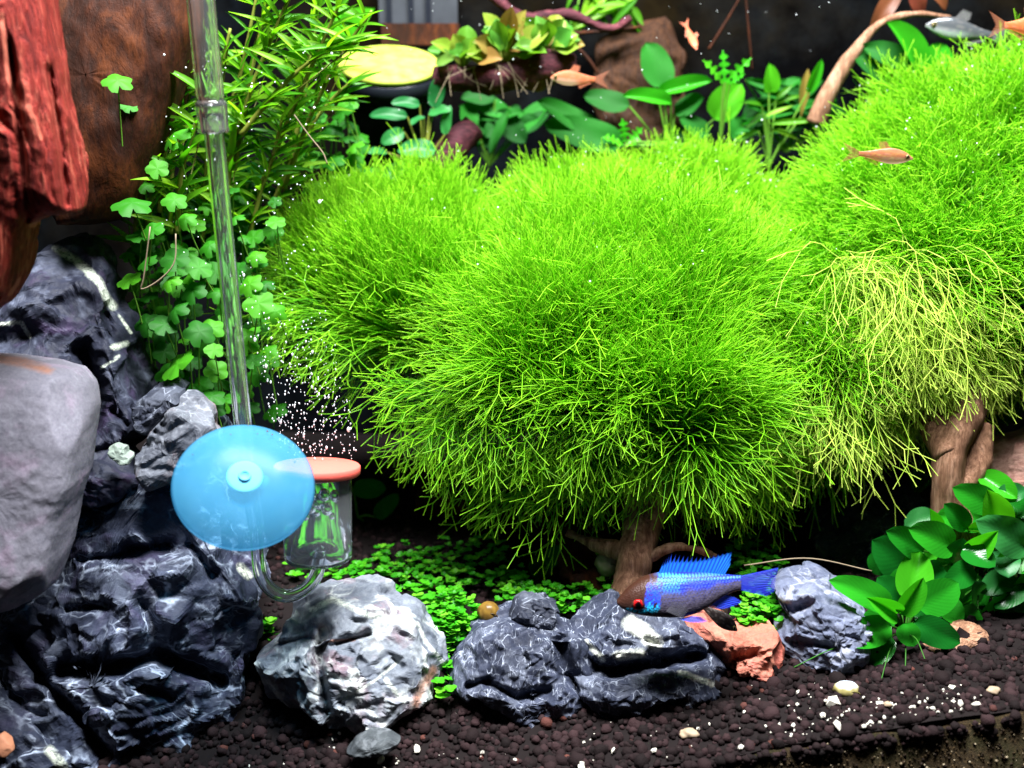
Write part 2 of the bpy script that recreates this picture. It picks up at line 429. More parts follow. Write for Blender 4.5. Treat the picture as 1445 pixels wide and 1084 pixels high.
def rock(name, label, cat, outline, y0, Df, Db, mat, seed=0, nth=160, nph=110, planes=10, cut=(0.72, 0.93), amp=0.25, freq=0.5, fine=0.06, strata=0.0, sdir=(0.2, 0.1, 1.0), sfreq=2.0, carves=(), bands=(), rusts=(), pw=0.75, group=None, parent=None, upbias=0.6, edge_keep=0.35, lean=0.35, facet=0.2, cell=1.5, flat=None):
    if flat is None: flat = bool(facet)
    V, F, c = blob(outline, y0, Df, Db, nth, nph, pw)
    yn = V[:, 1] + lean * (V[:, 2] - c[2]); V = CAM + (V - CAM) * ((yn - CAM[1]) / (V[:, 1] - CAM[1]))[:, None]
    rg = np.random.default_rng(seed + 100)
    for k in range(planes):
        n = rg.normal(size=3); n[1] = -abs(n[1]) * 1.2; n[2] += upbias * abs(rg.normal()); n = n / np.linalg.norm(n)
        s = (V - c) @ n; off = s.max() * rg.uniform(*cut)
        ex = np.maximum(s - off, 0)
        V = V - (ex * 0.93)[:, None] * n
    N = vnormals(V, F); tone = np.zeros(len(V))
    if facet:                                            # fracture planes: each cell is flattened towards its own tilted plane
        for cs, fa in ((cell, facet), (cell * 0.45, facet * 0.3)):
            size = (V.max(0) - V.min(0)); M = int(np.clip(2 * (size[0] * size[1] + size[0] * size[2] + size[1] * size[2]) / cs ** 2, 8, 420))
            si = rg.choice(len(V), M, replace=False); Sd = V[si]; Sn = nrm(N[si] + rg.normal(size=(M, 3)) * 0.26); So = rg.normal(0, 0.22, M) * fa
            Pw = V + 0.22 * cs * np.stack([fbm(V, 0.9 / cs, 2, seed + 61 + q) for q in range(3)], 1)
            idx = np.concatenate([((Pw[a_:a_ + 4000, None] - Sd[None]) ** 2 * np.array([1, 1, 1.5])).sum(2).argmin(1) for a_ in range(0, len(V), 4000)])
            dl = -(((V - Sd[idx]) * Sn[idx]).sum(1)) / np.maximum((N * Sn[idx]).sum(1), 0.35) + So[idx]
            dl = np.clip(dl, -fa * 1.6, fa * 1.6).reshape(nph, nth)
            for _ in range(1):                           # edges a little worn, not sawn
                dl = (dl * 2 + np.roll(dl, 1, 1) + np.roll(dl, -1, 1)) / 4; dl[1:-1] = (dl[1:-1] * 2 + dl[:-2] + dl[2:]) / 4
            dl = dl.ravel()
            V = V + N * (dl * (0.5 + 0.5 * np.abs(N[:, 1])))[:, None]
            tone = tone + rg.uniform(-1, 1, M)[idx] * (0.6 if cs == cell else 0.4)
        N = nrm(0.5 * N + 0.5 * vnormals(V, F))
    face = np.abs(N[:, 1])                               # silhouettes stay, faces get the relief
    k = edge_keep + (1 - edge_keep) * face
    am = amp if not facet else amp * 0.40
    d = am * fbm(V, freq, 3, seed) * 1.6 + am * 0.8 * (ridge(V, freq * 1.7, 2, seed + 9) - 0.35)
    if strata:
        sd = np.array(sdir) / np.linalg.norm(sdir)
        q = V @ sd * sfreq + 1.1 * fbm(V, 0.5, 3, seed + 5)
        fr = q - np.floor(q); st = np.where(fr < 0.8, fr / 0.8, (1 - fr) / 0.2)
        lv = pn(np.stack([np.floor(q), q * 0, q * 0], 1), 0.77, seed + 2)
        d = d + strata * (st - 0.5 + 1.5 * lv) * (0.4 + 0.8 * (pn(V, 0.6, seed + 3) + 0.5))
    V = V + N * (d * k)[:, None] + N * (fine * (0.16 if facet else 1.0) * fbm(V, 3.0, 4, seed + 20, 0.6))[:, None]
    Q = proj(V); vd = nrm(V - CAM); front = np.clip(-(vnormals(V, F) * vd).sum(1) * 4 + 0.6, 0, 1)
    wob = 1 + 0.7 * fbm(V, 1.0, 3, seed + 31)
    for pl, w, dep in carves:
        g = np.exp(-(pl_dist(Q, pl) / (w * np.maximum(wob, 0.3))) ** 2) * front
        V = V + vd * (g * dep)[:, None]
    band = np.zeros(len(V)); rust = np.zeros(len(V))
    for pl, w in bands: band = np.maximum(band, np.exp(-(pl_dist(Q, pl) / w) ** 2) * front)
    for pl, w in rusts: rust = np.maximum(rust, np.exp(-(pl_dist(Q, pl) / w) ** 2) * front)
    o = meshobj(name, V, F, mat, parent, not flat, {'band': band, 'rust': rust, 'tone': tone})
    if parent is None: tag(o, label, cat, group)
    return o

# ------------------------------------------------------------------ ground
def zfront(x):
    t = np.clip((-np.asarray(x, float) - 5) / 5, 0, 1)
    return -2.05 + np.clip((x - 2.0) / 13.2, 0, 1.3) * 2.30 - 0.7 * t * t * (3 - 2 * t)
def smst(t): t = np.clip(t, 0, 1); return t * t * (3 - 2 * t)
def ground(x, y):
    x = np.asarray(x, float); y = np.asarray(y, float)
    s = smst((y - 0.2) / 8.0)
    z = zfront(x) * (1 - s) + (0.3 + 0.035 * y) * s
    p = np.stack([x, y, x * 0], -1).reshape(-1, 3)
    return z + (0.25 * fbm(p, 0.25, 3, 40)).reshape(z.shape)
gx, gy = np.meshgrid(np.linspace(-34, 34, 137), np.linspace(0.0, 31, 63))
gz = ground(gx, gy)
V = np.stack([gx, gy, gz], -1).reshape(-1, 3); nx = 137
i = np.arange(62)[:, None] * nx; j = np.arange(136)[None]
F = np.stack([i + j, i + j + 1, i + nx + j + 1, i + nx + j], -1).reshape(-1, 4)
m_soilbed = plain_mat('soil_bed', (0.008, 0.005, 0.005), 0.9, 0.4, 5)
tag(meshobj('soil_bed', V, F, m_soilbed), kind='structure')

s = NT('soil'); v = s.coord(); r0 = s.attr('tone')
bc = s.ramp(r0, [(0.0, (0.004, 0.0022, 0.0022)), (0.6, (0.013, 0.0065, 0.007)), (0.97, (0.028, 0.014, 0.015)), (1.0, (0.09, 0.03, 0.022))])
nz = s.noise(v, 14, 4, 0.6); b = s.principled(bc, 0.85, nz, 0.5, 0.06)
s.l(b.outputs[0], s.out.inputs[0]); m_soil = s.m
def granules(name, label, N, xr, yr, rad, base, dz=0.0):
    x = rng.uniform(*xr, N); y = rng.uniform(*yr, N)
    r = rad * rng.lognormal(-0.06, 0.33, N)
    z = ground(x, y) + rng.uniform(-0.3, 0.55, N) * rad + dz
    pos = np.stack([x, y, z], 1)
    scl = r[:, None] * rng.uniform(0.8, 1.2, (N, 3))
    V, F = scatter(base, pos, scl, True, 0.10)
    tone = np.repeat(rng.uniform(0, 1, N), len(base[0]))
    o = meshobj(name, V, F, m_soil, None, True, {'tone': tone}, org=(0, 0, 0))
    return tag(o, label, 'soil', None, 'stuff')
granules('soil_granules', 'dark brown aquarium soil granules covering the front of the tank bed', 4000, (-19, 21), (0.05, 4.6), 0.135, ICO2)
granules('soil_granules', 'dim soil granules on the shaded bed under the plants', 7600, (-22, 26), (4.6, 26), 0.15, ICO1)

# sand layer seen edge-on along the front of the bed
xs = np.linspace(-20, 24, 221)
zt = zfront(xs) - 0.16 + 0.34 * pn(np.stack([xs, xs * 0, xs * 0], 1), 0.6, 3)
rows = []
for yy, f in ((-0.9, None), (-0.12, 0.0), (0.08, 0.0), (0.6, 0.0)):
    rows.append(np.stack([xs, np.full_like(xs, yy), zt if f is not None else zt - 4.2], 1))
V = np.concatenate(rows); n = len(xs)
i = np.arange(3)[:, None] * n; j = np.arange(n - 1)[None]
F = np.stack([i + j, i + j + 1, i + n + j + 1, i + n + j], -1).reshape(-1, 4)
s = NT('sand'); v = s.coord()
n1 = s.noise(v, 16, 3, 0.7); n2 = s.noise(v, 0.8, 4)
bc = s.ramp(n1, [(0.3, (0.005, 0.003, 0.001)), (0.52, (0.020, 0.012, 0.004)), (0.72, (0.07, 0.045, 0.018))])
bc = s.mix(s.ramp(n2, [(0.45, (0, 0, 0)), (0.65, (0.8, 0.8, 0.8))]), bc, (0.014, 0.014, 0.003))
b = s.principled(bc, 0.8, n1, 0.6, 0.1); s.l(b.outputs[0], s.out.inputs[0]); m_sand = s.m
tag(meshobj('sand_layer', V, F, m_sand), kind='structure')
N = 3600
x = rng.uniform(1, 18, N); f = rng.uniform(0, 1, N)
pos = np.stack([x, -0.12 - 0.78 * f, zfront(x) - 0.1 - 4.2 * f], 1)
V, F = scatter(ICO1, pos, 0.032 * rng.lognormal(0, 0.35, N), True, 0.1)
s = NT('sand_grain'); r0 = s.attr('tone')
bc = s.ramp(r0, [(0, (0.008, 0.004, 0.002)), (0.55, (0.026, 0.015, 0.006)), (0.85, (0.08, 0.05, 0.02)), (1, (0.4, 0.33, 0.22))])
b = s.principled(bc, 0.6); s.l(b.outputs[0], s.out.inputs[0])
tag(meshobj('sand_grains', V, F, s.m, None, True, {'tone': np.repeat(rng.uniform(0, 1, N), len(ICO1[0]))}, org=(0, 0, 0)), 'fine brown sand grains along the front edge below the soil', 'sand', None, 'stuff')
N = 300; x = rng.uniform(1, 19, N); f = np.abs(rng.normal(0, 0.035, N))
pos = np.stack([x, -0.12 - 0.78 * f, zfront(x) - 0.12 - 4.2 * f], 1)
V, F = scatter(ICO2, pos, 0.11 * rng.lognormal(0, 0.35, N), True, 0.1)
tag(meshobj('soil_granules', V, F, m_soil, None, True, {'tone': np.repeat(rng.uniform(0, 0.9, N), len(ICO2[0]))}, org=(0, 0, 0)), 'soil granules spilling over the front sand edge', 'soil', None, 'stuff')
# white grit between the granules
N = 170
x = np.where(rng.uniform(size=N) < 0.45, rng.uniform(9, 17, N), rng.uniform(-11, 16, N)); y = np.abs(rng.normal(0, 1.3, N)) + 0.1
pos = np.stack([x, y, ground(x, y) + 0.16], 1)
V, F = scatter(ICO1, pos, (0.040 * rng.lognormal(0, 0.6, N))[:, None] * rng.uniform(0.6, 1.5, (N, 3)), True, 0.22)
m_grit = plain_mat('white_grit', (0.72, 0.68, 0.58), 0.6, 0.25, 12)
tag(meshobj('white_grit', V, F, m_grit, None, False, org=(0, 0, 0)), 'small white grit flecks scattered over the dark soil', 'grit', None, 'stuff')
m_shell = plain_mat('shell_chip', (0.40, 0.30, 0.20), 0.5, 0.4, 6)
for (px, py, r, lab) in [(972, 1018, 0.30, 'crumpled cream shell chip on the soil below the white splashed slate'), (1402, 983, 0.26, 'torn white shell chip on the soil beside the wood chunk'), (1252, 996, 0.17, 'white crumbled chip on the soil right of the olive snail')]:
    p = P(px, py, 1.2); p[2] = float(ground(p[0], 1.2)) + 0.22
    Vb = ICO3[0] * np.array([r, r * 0.8, r * 0.55]); Vb = Vb * (1 + 0.7 * fbm(Vb, 3.5, 3, int(px)))[:, None] + p
    tag(meshobj('shell_chip', Vb, ICO3[1], m_shell), lab, 'shell')
p = P(527, 1047, 0.9)
o = rock('slate_flake', 'flat dark slate flake lying on soil below the pale veined stone', 'stone', [(488, 1062), (500, 1044), (520, 1034), (548, 1036), (566, 1046), (556, 1056), (520, 1064)], 0.9, 0.5, 0.6, rock_mat('slate_flake', (0.03, 0.035, 0.04), (0.07, 0.08, 0.085), vein_amt=0.2), 77, 48, 30, 3, facet=0.05, cell=0.5, amp=0.04, fine=0.03)

# back of the tank
s = NT('back_glass'); v = s.coord((30, 30, 30)); n1 = s.noise(v, 0.6, 6, 0.7); 
n2 = s.noise(v, 0.25, 5, 0.6)
bc = s.ramp(n1, [(0.4, (0.0012, 0.0014, 0.0018)), (0.7, (0.006, 0.008, 0.010))])  # bluish noise paints faint reflections into the near-black wall colour
bc = s.mix(s.ramp(n2, [(0.42, (0, 0, 0)), (0.62, (1, 1, 1))]), bc, s.ramp(n1, [(0.38, (0.002, 0.0015, 0.001)), (0.7, (0.010, 0.007, 0.003))]))
b = s.principled(bc, 0.9); b.inputs['Specular IOR Level'].default_value = 0.0; s.l(b.outputs[0], s.out.inputs[0])
def boxvf(x0, x1, y0, y1, z0, z1):
    V = np.array([[x, y, z] for z in (z0, z1) for y in (y0, y1) for x in (x0, x1)], float)
    F = np.array([[0, 2, 3, 1], [4, 5, 7, 6], [0, 1, 5, 4], [2, 6, 7, 3], [0, 4, 6, 2], [1, 3, 7, 5]])
    return V, F
V, F = boxvf(-40, 40, 32, 32.6, -3, 44); tag(meshobj('back_wall', V, F, s.m, None, False), kind='structure')
V, F = boxvf(-31, -30.4, 0, 32, -3, 40); tag(meshobj('side_wall', V, F, s.m, None, False), kind='structure')

# ------------------------------------------------------------------ rocks
SL_D, SL_L = (0.016, 0.019, 0.032), (0.075, 0.085, 0.125)
m_r1 = rock_mat('slate_big', (0.007, 0.009, 0.017), (0.042, 0.051, 0.085), vein=(0.52, 0.60, 0.74), vein_amt=0.9, dash=0.7, vscale=0.5, stretch=(0.75, 1, 1.35), rot=(0, R(25), 0), vw=0.034, stain=(0.06, 0.05, 0.10), stain_amt=0.5)
m_r2 = rock_mat('slate_upper', (0.004, 0.005, 0.010), (0.022, 0.025, 0.042), vein=(0.22, 0.25, 0.34), vein_amt=0.4, vscale=0.22, vw=0.03, stain=(0.035, 0.022, 0.055), stain_amt=0.8, band=(0.66, 0.72, 0.58))
m_r3 = rock_mat('smooth_grey', (0.11, 0.108, 0.135), (0.22, 0.212, 0.25), vein_amt=0.12, vscale=0.2, stain=(0.34, 0.25, 0.34), stain_amt=0.5, rough=0.7, bumpk=0.2)
m_r4 = rock_mat('pale_veined', (0.060, 0.072, 0.095), (0.18, 0.20, 0.235), vein=(0.74, 0.79, 0.76), vein_amt=0.95, dash=0.6, vscale=0.4, vw=0.06, stretch=(1, 1, 0.8), rot=(0, R(-35), 0), stain=(0.20, 0.12, 0.14), stain_amt=0.75, band=(0.72, 0.77, 0.66))
m_r5 = rock_mat('slate_scratched', (0.009, 0.011, 0.020), (0.048, 0.057, 0.092), vein=(0.6, 0.66, 0.78), vein_amt=0.75, vscale=1.2, vw=0.024, dash=2.4, stretch=(1.5, 1, 0.55), rot=(0, R(40), 0), band=(0.86, 0.88, 0.74))
m_r6 = rock_mat('blue_grey', (0.055, 0.065, 0.10), (0.16, 0.18, 0.26), vein=(0.7, 0.72, 0.78), vein_amt=0.5, vscale=0.35, vw=0.03)
m_r7 = rock_mat('salmon_rock', (0.24, 0.06, 0.04), (0.46, 0.17, 0.11), vein=(0.65, 0.38, 0.3), vein_amt=0.3, vscale=0.6, stain=(0.5, 0.1, 0.08), stain_amt=0.8)
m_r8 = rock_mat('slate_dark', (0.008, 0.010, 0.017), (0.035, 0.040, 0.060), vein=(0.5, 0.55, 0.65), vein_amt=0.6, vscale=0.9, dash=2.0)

rock('boulder', 'huge dark slate boulder with white vein web behind the blue suction cup', 'rock',
     [(100, 730), (150, 700), (200, 650), (256, 562), (300, 590), (345, 660), (368, 770), (362, 860), (350, 925), (346, 960), (358, 1000), (335, 1042), (270, 1080), (120, 1130), (0, 1150), (-70, 1000), (-70, 840), (20, 800), (80, 780)],
     5.2, 3.6, 4, m_r1, 1, 300, 190, 15, amp=0.34, freq=0.42, strata=0.14, sdir=(-0.15, 0.1, 1), sfreq=0.9, fine=0.05,
     carves=[([(90, 945), (160, 940), (220, 925), (310, 958)], 13, 1.7), ([(205, 860), (225, 900), (240, 925)], 12, 0.9), ([(20, 900), (60, 960), (110, 1010), (150, 1070)], 9, 1.4), ([(180, 778), (235, 770)], 9, 0.9), ([(270, 770), (300, 812)], 6, 0.7), ([(190, 965), (240, 985)], 8, 0.6), ([(95, 860), (150, 855)], 6, 0.4), ([(110, 790), (170, 785)], 5, 0.5)],
     bands=[([(340, 800), (350, 812)], 9)], lean=0.35, cell=2.0, facet=0.34)
rock('corner_rock', 'mottled slate rock wedged at the foot of the huge boulder', 'rock', [(-60, 950), (10, 962), (60, 985), (105, 1030), (150, 1084), (150, 1150), (-60, 1150)], 2.2, 1.8, 2, m_r1, 5, 120, 80, 8, amp=0.2, fine=0.08, bands=[([(70, 1060), (90, 1084)], 10)])
rock('pebble', 'small orange pebble beside the slate rock at the boulder foot', 'stone', [(-6, 1040), (4, 1034), (16, 1042), (20, 1058), (10, 1068), (-6, 1066)], 0.4, 0.25, 0.3, plain_mat('orange_pebble', (0.42, 0.18, 0.10), 0.6), 8, 40, 26, 3, facet=0, flat=False, amp=0.03, fine=0.02)
rock('ledge_rock', 'small flat grey slate ledge between smooth grey stone and boulder', 'rock', [(88, 650), (108, 628), (140, 640), (178, 660), (192, 676), (172, 694), (140, 702), (112, 690), (90, 700)], 6.2, 1.4, 2.5, m_r2, 12, 110, 70, 6, amp=0.1, fine=0.05)
rock('quartz_knob', 'pale greenish quartz knob on the slate ledge', 'stone', [(152, 634), (165, 626), (177, 631), (178, 640), (186, 645), (184, 653), (172, 655), (160, 648)], 5.2, 0.35, 0.5, plain_mat('quartz', (0.26, 0.32, 0.27), 0.4, 0.3), 14, 50, 30, 2, facet=0.05, cell=0.4, amp=0.06, fine=0.03)
rock('upper_slate', 'dark purple slate rock with a pale yellow band, below the red driftwood', 'rock',
     [(-70, 420), (20, 380), (70, 345), (100, 334), (140, 352), (150, 392), (166, 440), (190, 470), (222, 505), (224, 545), (214, 580), (212, 610), (198, 640), (160, 650), (100, 660), (0, 640), (-70, 600)],
     9.5, 2.8, 3, m_r2, 3, 220, 140, 12, amp=0.28, freq=0.45, strata=0.08, sfreq=0.8, fine=0.07,
     carves=[([(118, 500), (135, 545), (128, 600)], 12, 1.4), ([(0, 475), (40, 468)], 18, 0.8), ([(150, 445), (158, 468)], 5, 0.5), ([(160, 580), (180, 600)], 5, 0.4)],
     bands=[([(78, 350), (110, 370), (138, 395), (150, 420), (160, 432)], 8), ([(168, 445), (185, 470)], 3), ([(142, 520), (168, 503)], 3), ([(160, 490), (178, 485)], 6), ([(0, 458), (30, 455), (42, 475)], 4)])
rock('shelf_rock', 'dark slate shelf between upper slate and the pitted grey rock', 'rock', [(200, 560), (230, 552), (262, 550), (240, 575), (212, 605), (196, 600)], 7.4, 0.9, 2, m_r8, 33, 80, 50, 5, amp=0.08, fine=0.04)
rock('smooth_stone', 'smooth lilac grey stone with a rusty top edge beside upper slate', 'rock',
     [(-70, 505), (0, 508), (60, 516), (100, 528), (118, 548), (124, 580), (118, 620), (110, 680), (96, 720), (82, 790), (66, 835), (30, 852), (-70, 870)],
     2.6, 1.6, 2.5, m_r3, 4, 150, 100, 4, cut=(0.85, 0.97), amp=0.06, freq=0.3, fine=0.03, pw=0.45, rusts=[([(-10, 505), (35, 512), (68, 522)], 9)], facet=0, lean=0.25, flat=False)
rock('pale_stone', 'pale grey stone with white veins and rust streak in front of the U-bend', 'rock',
     [(368, 950), (372, 925), (398, 905), (410, 870), (425, 848), (455, 830), (505, 826), (545, 842), (560, 862), (585, 872), (610, 905), (626, 912), (622, 960), (600, 1000), (560, 1010), (520, 1030), (480, 1024), (455, 990), (405, 990), (378, 972)],
     4.4, 2.5, 2.5, m_r4, 21, 230, 150, 14, facet=0.24, cell=1.5, amp=0.22, freq=0.6, fine=0.06, strata=0.05,
     carves=[([(455, 890), (450, 940), (462, 1000)], 8, 0.9), ([(395, 908), (440, 900), (452, 912)], 4, 0.35), ([(470, 910), (520, 895)], 4, 0.4), ([(555, 930), (565, 940)], 6, 0.3)],
     bands=[([(440, 860), (470, 846), (520, 868), (585, 880)], 6), ([(590, 880), (600, 905), (625, 935)], 4), ([(545, 960), (570, 990)], 5), ([(480, 990), (530, 960), (560, 935)], 2.5)], rusts=[([(612, 945), (596, 970), (586, 995)], 9), ([(458, 905), (500, 903)], 3)])
rock('slate_stone', 'dark scratched slate stone right of the pale veined stone', 'rock',
     [(632, 960), (650, 915), (680, 885), (715, 870), (760, 880), (800, 885), (830, 900), (840, 950), (820, 1000), (760, 1020), (700, 1022), (650, 1005), (634, 985)],
     4.6, 2.2, 2.5, m_r5, 22, 210, 140, 12, amp=0.22, freq=0.55, fine=0.08, strata=0.07, sdir=(0.6, 0.1, 1), sfreq=1.2,
     carves=[([(790, 905), (800, 950), (830, 975)], 10, 0.8), ([(690, 965), (730, 985), (770, 975)], 7, 0.5), ([(660, 968), (690, 960)], 5, 0.4)])
rock('slate_stone', 'slate stone with a white splash under the blue fish', 'rock',
     [(796, 880), (815, 858), (850, 850), (900, 862), (960, 868), (985, 885), (1000, 905), (1018, 925), (1012, 960), (985, 975), (940, 978), (900, 990), (850, 985), (815, 960), (800, 920)],
     4.8, 2.4, 2.2, m_r5, 23, 220, 150, 10, amp=0.18, freq=0.5, fine=0.06, strata=0.06,
     carves=[([(815, 935), (870, 948), (930, 935), (985, 925)], 11, 1.5), ([(860, 908), (890, 912)], 8, 0.35)],
     bands=[([(890, 880), (908, 890), (924, 908)], 15), ([(872, 926), (905, 922)], 9), ([(960, 950), (1005, 965)], 6), ([(825, 905), (850, 930)], 6)])
rock('small_slate', 'small dark slate pebble beside the brown snail', 'stone', [(722, 868), (728, 852), (745, 842), (768, 845), (786, 856), (790, 868), (775, 880), (745, 882), (730, 878)], 5.6, 0.7, 0.9, m_r8, 24, 110, 70, 8, cell=0.7, facet=0.14, amp=0.08, fine=0.05)
rock('salmon_stone', 'salmon pink rough stone between white splashed slate and blue grey rock', 'rock', [(968, 880), (985, 868), (1010, 872), (1040, 886), (1090, 884), (1098, 900), (1106, 925), (1095, 942), (1070, 950), (1040, 945), (1010, 940), (990, 910)], 5.0, 1.6, 1.6, m_r7, 25, 160, 110, 8, cell=0.7, facet=0.14, amp=0.16, freq=0.8, fine=0.07, carves=[([(1040, 930), (1065, 922)], 8, 0.5)])
rock('blue_grey_rock', 'pale blue grey rock with a waist beside the broad leaved plant', 'rock', [(1096, 835), (1115, 812), (1150, 803), (1185, 812), (1210, 840), (1220, 870), (1218, 900), (1205, 940), (1185, 952), (1150, 938), (1105, 915), (1096, 890), (1112, 862)], 5.6, 2.0, 2.0, m_r6, 26, 200, 140, 9, cell=0.7, facet=0.14, amp=0.16, freq=0.6, fine=0.06, strata=0.1, sdir=(0.3, 0, 1), sfreq=1.8, carves=[([(1096, 855), (1120, 862), (1140, 852)], 8, 0.7), ([(1120, 905), (1180, 915)], 5, 0.35)])
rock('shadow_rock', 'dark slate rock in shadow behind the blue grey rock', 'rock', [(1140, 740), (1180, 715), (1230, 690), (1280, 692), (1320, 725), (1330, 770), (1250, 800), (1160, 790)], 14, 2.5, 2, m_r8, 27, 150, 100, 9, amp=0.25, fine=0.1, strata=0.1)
rock('pitted_rock', 'grey pitted rock edge with brown holes under the upper slate', 'rock', [(205, 640), (225, 600), (258, 562), (300, 590), (300, 640), (250, 680), (200, 690)], 6.0, 1.2, 2, rock_mat('pitted', (0.05, 0.055, 0.07), (0.12, 0.13, 0.155), vein_amt=0.4, vscale=0.5, stain=(0.16, 0.10, 0.09), stain_amt=0.6), 29, 120, 80, 6, amp=0.16, fine=0.09, carves=[([(206, 626), (207, 627)], 5, 0.6), ([(219, 610), (220, 611)], 4, 0.6), ([(229, 600), (230, 601)], 4, 0.6)])

# ------------------------------------------------------------------ driftwood
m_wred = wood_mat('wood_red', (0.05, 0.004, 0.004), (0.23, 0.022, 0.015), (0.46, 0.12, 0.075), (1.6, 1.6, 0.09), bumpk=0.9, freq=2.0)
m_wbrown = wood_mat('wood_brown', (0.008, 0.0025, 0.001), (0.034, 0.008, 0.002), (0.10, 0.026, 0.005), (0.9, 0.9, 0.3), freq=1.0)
m_wtan = wood_mat('wood_tan', (0.075, 0.032, 0.017), (0.28, 0.145, 0.085), (0.50, 0.30, 0.20), (1.6, 1.6, 0.18), freq=1.5)
m_wpink = wood_mat('wood_pink', (0.26, 0.12, 0.09), (0.52, 0.30, 0.24), (0.66, 0.44, 0.36), (0.3, 1.4, 1.4), freq=1.2)
m_wdark = wood_mat('wood_purple', (0.010, 0.003, 0.005), (0.060, 0.014, 0.020), (0.17, 0.045, 0.055), (0.4, 1.2, 1.2), freq=1.4)
rock('red_driftwood', 'red splintered driftwood slab hanging above the upper slate', 'driftwood',
     [(-90, -60), (62, -60), (66, 0), (78, 70), (92, 150), (108, 210), (114, 260), (112, 298), (92, 302), (62, 308), (42, 322), (34, 350), (28, 390), (10, 425), (-10, 442), (-90, 450)],
     3.0, 1.6, 2.0, m_wred, 51, 180, 150, 5, cut=(0.85, 0.97), facet=0, lean=0.1, flat=False, amp=0.05, freq=0.5, fine=0.03, strata=0.2, sdir=(1, 0.3, 0.12), sfreq=1.5, pw=0.6, carves=[([(14, 60), (30, 200), (40, 310)], 5, 0.5), ([(70, 100), (85, 200), (95, 290)], 5, 0.35)], bands=[([(2, 20), (12, 110), (28, 150)], 4), ([(40, 150), (58, 195)], 4), ([(45, 318), (65, 312)], 4), ([(12, 420), (30, 390)], 3)])
rock('brown_driftwood', 'dark orange brown driftwood wall behind the red driftwood slab', 'driftwood', [(40, -80), (300, -80), (292, 40), (262, 130), (235, 200), (195, 290), (130, 345), (80, 345), (50, 250)], 12.5, 2.5, 3, m_wbrown, 52, 100, 80, 4, facet=0, lean=0.2, flat=False, amp=0.10, freq=0.3, fine=0.03, strata=0.06, sdir=(1, 0.2, 0.3), sfreq=0.7)
def limb(name, pts, rad, mat, label=None, cat='driftwood', seed=0, ns=20, n=40, amp=0.12, parent=None):
    path = smooth_path(pts, n); rr = np.interp(np.linspace(0, len(rad) - 1, n), np.arange(len(rad)), rad)
    V, F = tube(path, rr, ns)
    N = vnormals(V, F)
    V = V + N * (amp * (fbm(V * np.array([1, 1, 0.45]), 0.8, 4, seed) * 1.5 + 0.5 * ridge(V * np.array([1, 1, 0.3]), 1.4, 3, seed + 3)))[:, None]
    o = meshobj(name, V, F, mat, parent, True, {'band': np.zeros(len(V))})
    if parent is None: tag(o, label, cat)
    return o
t = thing('forked_driftwood', 'tan driftwood trunk forking below the hanging yellow green tuft', 'driftwood', P(1345, 790, 9.5))
limb('trunk', [P(1355, 790, 9.4), P(1342, 700, 9.6), P(1342, 640, 9.8), P(1362, 590, 10.3), P(1380, 535, 11.5)], [0.85, 0.72, 0.66, 0.66, 0.6], m_wtan, seed=2, parent=t, n=60)
limb('branch', [P(1342, 640, 9.8), P(1320, 605, 10.6), P(1285, 580, 11.8), P(1230, 560, 13.5)], [0.7, 0.6, 0.5, 0.4], m_wtan, seed=3, parent=t)
limb('branch', [P(1352, 690, 9.6), P(1378, 655, 9.9), P(1385, 600, 10.5)], [0.55, 0.55, 0.5], m_wtan, seed=4, parent=t)
rock('pink_driftwood', 'pale pink driftwood block behind the broad leaved plant', 'driftwood', [(1385, 670), (1392, 640), (1420, 622), (1470, 610), (1500, 700), (1420, 715), (1395, 705)], 11.5, 1.2, 2, m_wpink, 54, 100, 70, 6, flat=False, amp=0.12, fine=0.05)
rock('wood_chunk', 'split tan wood chunk lying on soil under the broad leaves', 'driftwood', [(1252, 938), (1275, 920), (1310, 905), (1350, 895), (1385, 888), (1392, 905), (1370, 925), (1330, 945), (1300, 952), (1270, 948)], 5.2, 0.9, 1.2, m_wtan, 55, 140, 90, 5, facet=0.08, cell=0.7, amp=0.12, fine=0.06, strata=0.14, sdir=(0.35, 0.1, 1), sfreq=2.0)
t = thing('driftwood_stump', 'brown driftwood stump under the big moss mound behind the blue fish', 'driftwood', P(895, 850, 8.4))
limb('trunk', [P(888, 850, 8.2), P(893, 810, 8.6), P(902, 765, 9.2), P(915, 690, 11)], [0.85, 0.62, 0.75, 0.95], m_wtan, seed=8, parent=t, n=60)
limb('root', [P(888, 780, 8.9), P(845, 770, 9.5), P(800, 752, 10)], [0.35, 0.28, 0.16], m_wtan, seed=9, parent=t)
limb('root', [P(905, 790, 8.8), P(950, 772, 8.5), P(985, 776, 8.5), P(1010, 784, 8.5)], [0.28, 0.14, 0.10, 0.07], m_wtan, seed=10, parent=t)
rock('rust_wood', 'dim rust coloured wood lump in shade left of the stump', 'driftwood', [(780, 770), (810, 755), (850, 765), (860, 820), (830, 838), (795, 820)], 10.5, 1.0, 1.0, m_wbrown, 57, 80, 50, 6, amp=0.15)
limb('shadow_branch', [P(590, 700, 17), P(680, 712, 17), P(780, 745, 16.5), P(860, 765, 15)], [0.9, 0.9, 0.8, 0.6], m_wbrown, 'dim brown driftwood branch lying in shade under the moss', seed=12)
limb('back_branch', [P(598, 290, 24), P(615, 245, 24), P(640, 205, 24.3), P(668, 180, 24.8)], [0.75, 0.75, 0.8, 0.7], m_wdark, 'short purple red branch stub rising behind the left moss mound', seed=13, n=50)
limb('perch_log', [P(612, 108, 24), P(665, 112, 24), P(720, 108, 24), P(770, 95, 23.8), P(812, 88, 23.6)], [0.5, 0.75, 0.85, 0.9, 0.35], m_wdark, 'dark purple log carrying the yellow leaf rosettes', seed=14, n=60, amp=0.2)
